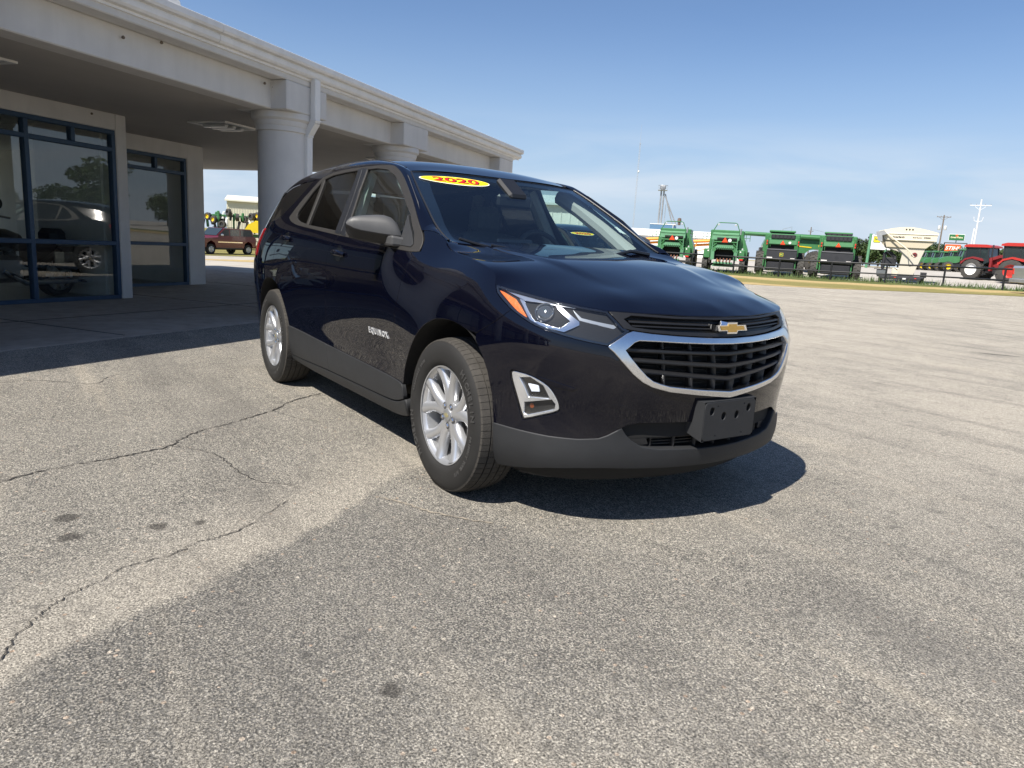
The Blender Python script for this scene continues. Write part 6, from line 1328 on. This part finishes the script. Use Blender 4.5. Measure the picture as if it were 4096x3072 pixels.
def planter(x, y, az, label, tanks, seed):
    rn = random.Random(seed); t = at('folded_planter', x, y, az, None, 0, label, 'planter', 'folded planters beyond the drive')
    for cx in tanks:
        prism_y('seed_tank', [(cx-1.05,1.62),(cx-1.15,1.9),(cx-.85,2.35),(cx-.35,2.62),(cx+.4,2.62),(cx+.85,2.42),(cx+1.1,1.95),(cx+1.05,1.62)], -.7, .7, YELT, t); P('tank_lid', YELT, t, ((cx,0,2.66),(.6,.7,.08)), ch=.03); disc('tank_mark', t, (cx+.25,-.71,1.95), .14, BPAN, t=.02)
    P('frame', GRN, t, ((0,.4,1.35),(5.2,.25,.25)), ((-2.2,.5,2.2),(.2,.2,2.4)), ((2.3,.5,2.1),(.2,.2,2.2)), ((0,.6,3.0),(5.4,.18,.18)), ((-.9,.5,2.4),(.15,.2,1.6)), ((.9,.5,2.3),(.15,.2,1.6)))
    for k in range(9):
        w = farm_wheel(t, (-2.5+.62*k+rn.uniform(-.1,.1), .3+rn.uniform(-.4,.2), 2.95+rn.uniform(-.75,.35)), .34, .30, YEL if k % 3 == 0 else BPAN, 8, 'gauge_wheel'); w.rotation_euler = (0,0,R(rn.uniform(-10,75)))
    for k in range(16): P('row_unit', (BPAN, GRN, BPAN, WHT, BPAN, GRN)[k % 6], t, ((-2.5+.34*k,.2+rn.uniform(-.3,.3),2.55+rn.uniform(-.5,.5)),(.22,.5,.75),{'ry':rn.uniform(-.3,.3)}), ch=.05)
    for sx in (-1.6, 1.6): farm_wheel(t, (sx,.3,.5), .5, .35, YEL, 10)
    return t
planter(-66.0, 14.6, 165.8, 'folded green planter with yellow tanks right of the maroon SUV', [1.2], 3); planter(-68.0, 10.6, 167.5, 'folded green planter half hidden by the showroom pillar', [-.6], 4)
g2 = empty('yard_fence', (0,0,0)); tag(g2, 'short black rail fence behind the maroon SUV', 'fence'); fq = [(-61.0,6.0),(-59.6,9.6),(-58.2,13.2),(-56.8,16.8)]
for x, y in fq: MB().tube([(x,y,qz(x,y)-.05),(x,y,qz(x,y)+1.3)], .05, 8).build('post', FB, g2)
for h_ in (1.28,.95,.62,.3):
    for a, b in zip(fq[:-1], fq[1:]): MB().tube([(*a,qz(*a)+h_),(*b,qz(*b)+h_)], .03, 6).build('rail', FB, g2)
gs = sheet('grass_island', [(-48.0,4.5),(-52.0,20.0),(-70,26),(-72,0),(-52,-4)], field, 3., .02)
# ---------- trees
LEAF = [mat('leaf_a',(.045,.075,.022),.7,0,0,.3,var=.35,vscale=1.2), mat('leaf_b',(.060,.085,.028),.7,0,0,.3,var=.35,vscale=1.2), mat('leaf_c',(.035,.060,.022),.7,0,0,.3,var=.35,vscale=1.2)]
BARK = mat('bark',(.09,.07,.05),.95,var=.3,vscale=6)
def tree_mesh(h, r, seed, nleaf, ls):
    rn = np.random.default_rng(seed); cl = [(rn.normal(0, r*.36), rn.normal(0, r*.36), h*(.30+.58*rn.random()), r*rn.uniform(.28,.52)) for _ in range(16)]
    V = []; F = []; k = 0
    for i in range(nleaf):
        cx, cy, cz, cr = cl[i % len(cl)]; d = rn.normal(size=3); d /= np.linalg.norm(d); q = np.array((cx, cy, cz))+d*cr*rn.random()**.4*np.array((1,1,.8))
        a = rn.normal(size=3); a /= np.linalg.norm(a); b = np.cross(a, rn.normal(size=3)); b /= np.linalg.norm(b); s_ = ls*rn.uniform(.6,1.5)
        V += [q+a*s_, q+b*s_*.55, q-a*s_, q-b*s_*.55]; F.append((k,k+1,k+2,k+3)); k += 4
    return V, F, cl
TREES = []
for k, (h, r, n, ls) in enumerate(((6.,3.2,2600,.20),(5.,3.0,2400,.20),(7.5,3.6,3000,.22),(11.,5.2,5200,.28))):
    V, F, cl = tree_mesh(h, r, 20+k, n, ls); t = empty('tree'); ob('crown', V, F, LEAF[k % 3], t)
    mb = MB(); mb.tube([(0,0,-.2),(.05,0,h*.25),(-.05,.05,h*.55)], [.05*h**.7,.04*h**.7,.02*h**.7], 8)
    for c in cl[:6]: mb.tube([(0,0,h*.25),(c[0]*.5,c[1]*.5,(h*.25+c[2])/2),(c[0],c[1],c[2])], [.025*h**.7,.018*h**.7,.008*h**.7], 5)
    mb.build('trunk', BARK, t, True); TREES.append(t)
used = set()
def tree(k, x, y, label, sc=1., group='trees beyond the machinery yard'):
    t = TREES[k] if k not in used else copy_tree(TREES[k]); used.add(k); t.location = (x, y, qz(x, y)-.1); t.rotation_euler = (0,0,random.uniform(0,6.28)); t.scale = (sc*random.uniform(1.05,1.3), sc*random.uniform(1.05,1.3), sc); tag(t, label, 'tree', group)
rn = random.Random(11); G1 = 'low trees on the skyline behind the tender and tractors'
for i in range(26):
    a = 121.6-i*.42+rn.uniform(-.12,.12); D = 178+rn.uniform(-14,22); x = 2.8+D*1.0*math.cos(R(a))/math.cos(R(145.2-a)); y = -2.47+D*math.sin(R(a))/math.cos(R(145.2-a))
    tree(rn.choice((0,1,2)), x, y, 'low green tree in the skyline row behind the tender and tractors', rn.uniform(.75,1.15), G1)
G2 = 'trees across the lot mirrored in the showroom windows'
for i, (x, y, k, sc) in enumerate(((9,72,3,.66),(15,76,2,.55),(21,73,2,.5),(27,78,2,.6),(-1,74,2,.5),(34,76,3,.42),(12,80,2,.6),(42,80,2,.6),(3,78,1,.75),(24,70,1,.65),(31,71,0,.6))): tree(k, x, y, 'leafy tree across the lot, mirrored in the showroom windows', sc, G2)
# ---------- second dark SUV on the far side
nb = copy_tree(hero); nb.location = (-5.0, 5.08, 0); nb.scale = (.97,.97,.93); nb['label'] = 'second dark SUV with yellow sticker, seen through the first one\'s glass'
# ------------------------------------------------------------------ motorcycle in the showroom
def moto():
    BK = mat('bike_black', (.008,.008,.009), .2, 0, .8); t = empty('motorcycle', (0,0,.012), 0); tag(t, 'black touring motorcycle with saddlebags inside the showroom window', 'motorcycle')
    # local x = forward
    for x, r, w in ((-.80,.32,.07),(.85,.33,.06)):
        h = empty('wheel', (x,0,r), 0, t); MB().lathe([(r-.09,-w),(r-.03,-w),(r,-w*.5),(r,w*.5),(r-.03,w),(r-.09,w)], 36).build('tyre', RUBBER, h, True, 40); MB().lathe([(r-.085,-w*.9),(r-.10,-w*.5),(r-.10,w*.5),(r-.085,w*.9)], 36).build('rim', CHROME, h, True)
        for k in range(9): a = k*2*math.pi/9; MB().beam((.04*math.cos(a),0,.04*math.sin(a)),((r-.09)*math.cos(a),0,(r-.09)*math.sin(a)), .018, .05).build('spoke', ALLOY, h)
        MB().lathe([(r+.03,-.09),(r+.06,-.05),(r+.06,.05),(r+.03,.09)], 24, c=(x,0,r), a0=R(15), a1=R(200) if x < 0 else R(190)).build('mudguard', BK, t, True)
    MB().lathe([(0,-.42),(.10,-.40),(.16,-.2),(.17,.1),(.10,.32),(0,.36)], 20, 'X', c=(.18,0,.80)).build('fuel_tank', BK, t, True)
    mb = MB(); mb.box((-.42,0,.72),(.72,.32,.12), ch=.05); mb.box((-.78,0,.88),(.28,.34,.22), ch=.07); mb.build('saddle', mat('saddle_black',(.015,.015,.015),.6), t, True, 40)
    for sy in (-1, 1):
        mb = MB(); mb.box((-.85,sy*.30,.58),(.68,.20,.34), ch=.08); mb.build('saddlebag', BK, t, True, 50); mb = MB(); mb.tube([(.15,sy*.16,.40),(-.1,sy*.24,.24),(-1.15,sy*.27,.26)], [.035,.045,.05], 10); mb.build('exhaust_pipe', CHROME, t, True)
        mb = MB(); mb.tube([(.88,sy*.11,.33),(.58,sy*.11,1.02)], .028, 8); mb.build('fork_leg', CHROME, t, True)
        mb = MB(); mb.tube([(.52,sy*.05,1.06),(.42,sy*.30,1.14),(.22,sy*.42,1.10)], .016, 8); mb.build('handlebar', CHROME, t, True); MB().lathe([(0,-.01),(.07,-.008),(.07,.008),(0,.01)], 14, 'X', c=(.40,sy*.44,1.28)).build('mirror', BK, t)
    mb = MB(); mb.box((.05,0,.42),(.5,.30,.36), ch=.06); mb.build('engine', mat('engine_metal',(.22,.22,.23),.35,.8), t, True, 40)
    for dx, a in ((.12,.35),(-.08,-.35)): MB().lathe([(.08,0),(.09,.02),(.08,.04),(.09,.06),(.08,.08),(.09,.10),(.08,.12),(.09,.14),(.08,.16),(.09,.18),(.0,.2)], 16, 'Z', c=(dx,0,.55)).build('cylinder', MATS['engine_metal'], t)
    MB().lathe([(0,-.10),(.09,-.08),(.11,.02),(.10,.05),(0,.06)], 20, 'X', c=(.70,0,.98)).build('headlamp', CHROME, t, True)
    mb = MB(); mb.box((.64,0,1.18),(.03,.50,.34), ch=.012, ry=-.45); mb.build('windshield', mat('smoked',(.02,.02,.022),.05,0,.8), t); mb = MB(); mb.box((-1.2,0,.66),(.06,.30,.08), ch=.02); mb.build('tail_lamp', mat('tail_lit',(.5,.01,.01),.3), t)
    s, d = 3.15, -9.12; t.location = w_(s, d, .012); t.rotation_euler = (0,0,R(125+180+6))
moto()
for k, (s, d, a) in enumerate(((5.75,-10.9,.0),(6.35,-10.9,.0))):
    pass
af = empty('sign_stand', w_(6.05,-11.0,.012), R(-55)); tag(af, 'folding display stand with pale slanted legs inside the farther window', 'display stand')
for sx in (-.42, .42):
    for sy in (-1, 1): MB().beam((sx,sy*.32,0),(sx*.9,0,.85), .03, .02).build('leg', PALEP, af)
P('board', mat('board_dark',(.05,.05,.06),.6), af, ((0,.05,.62),(.8,.02,.5)))
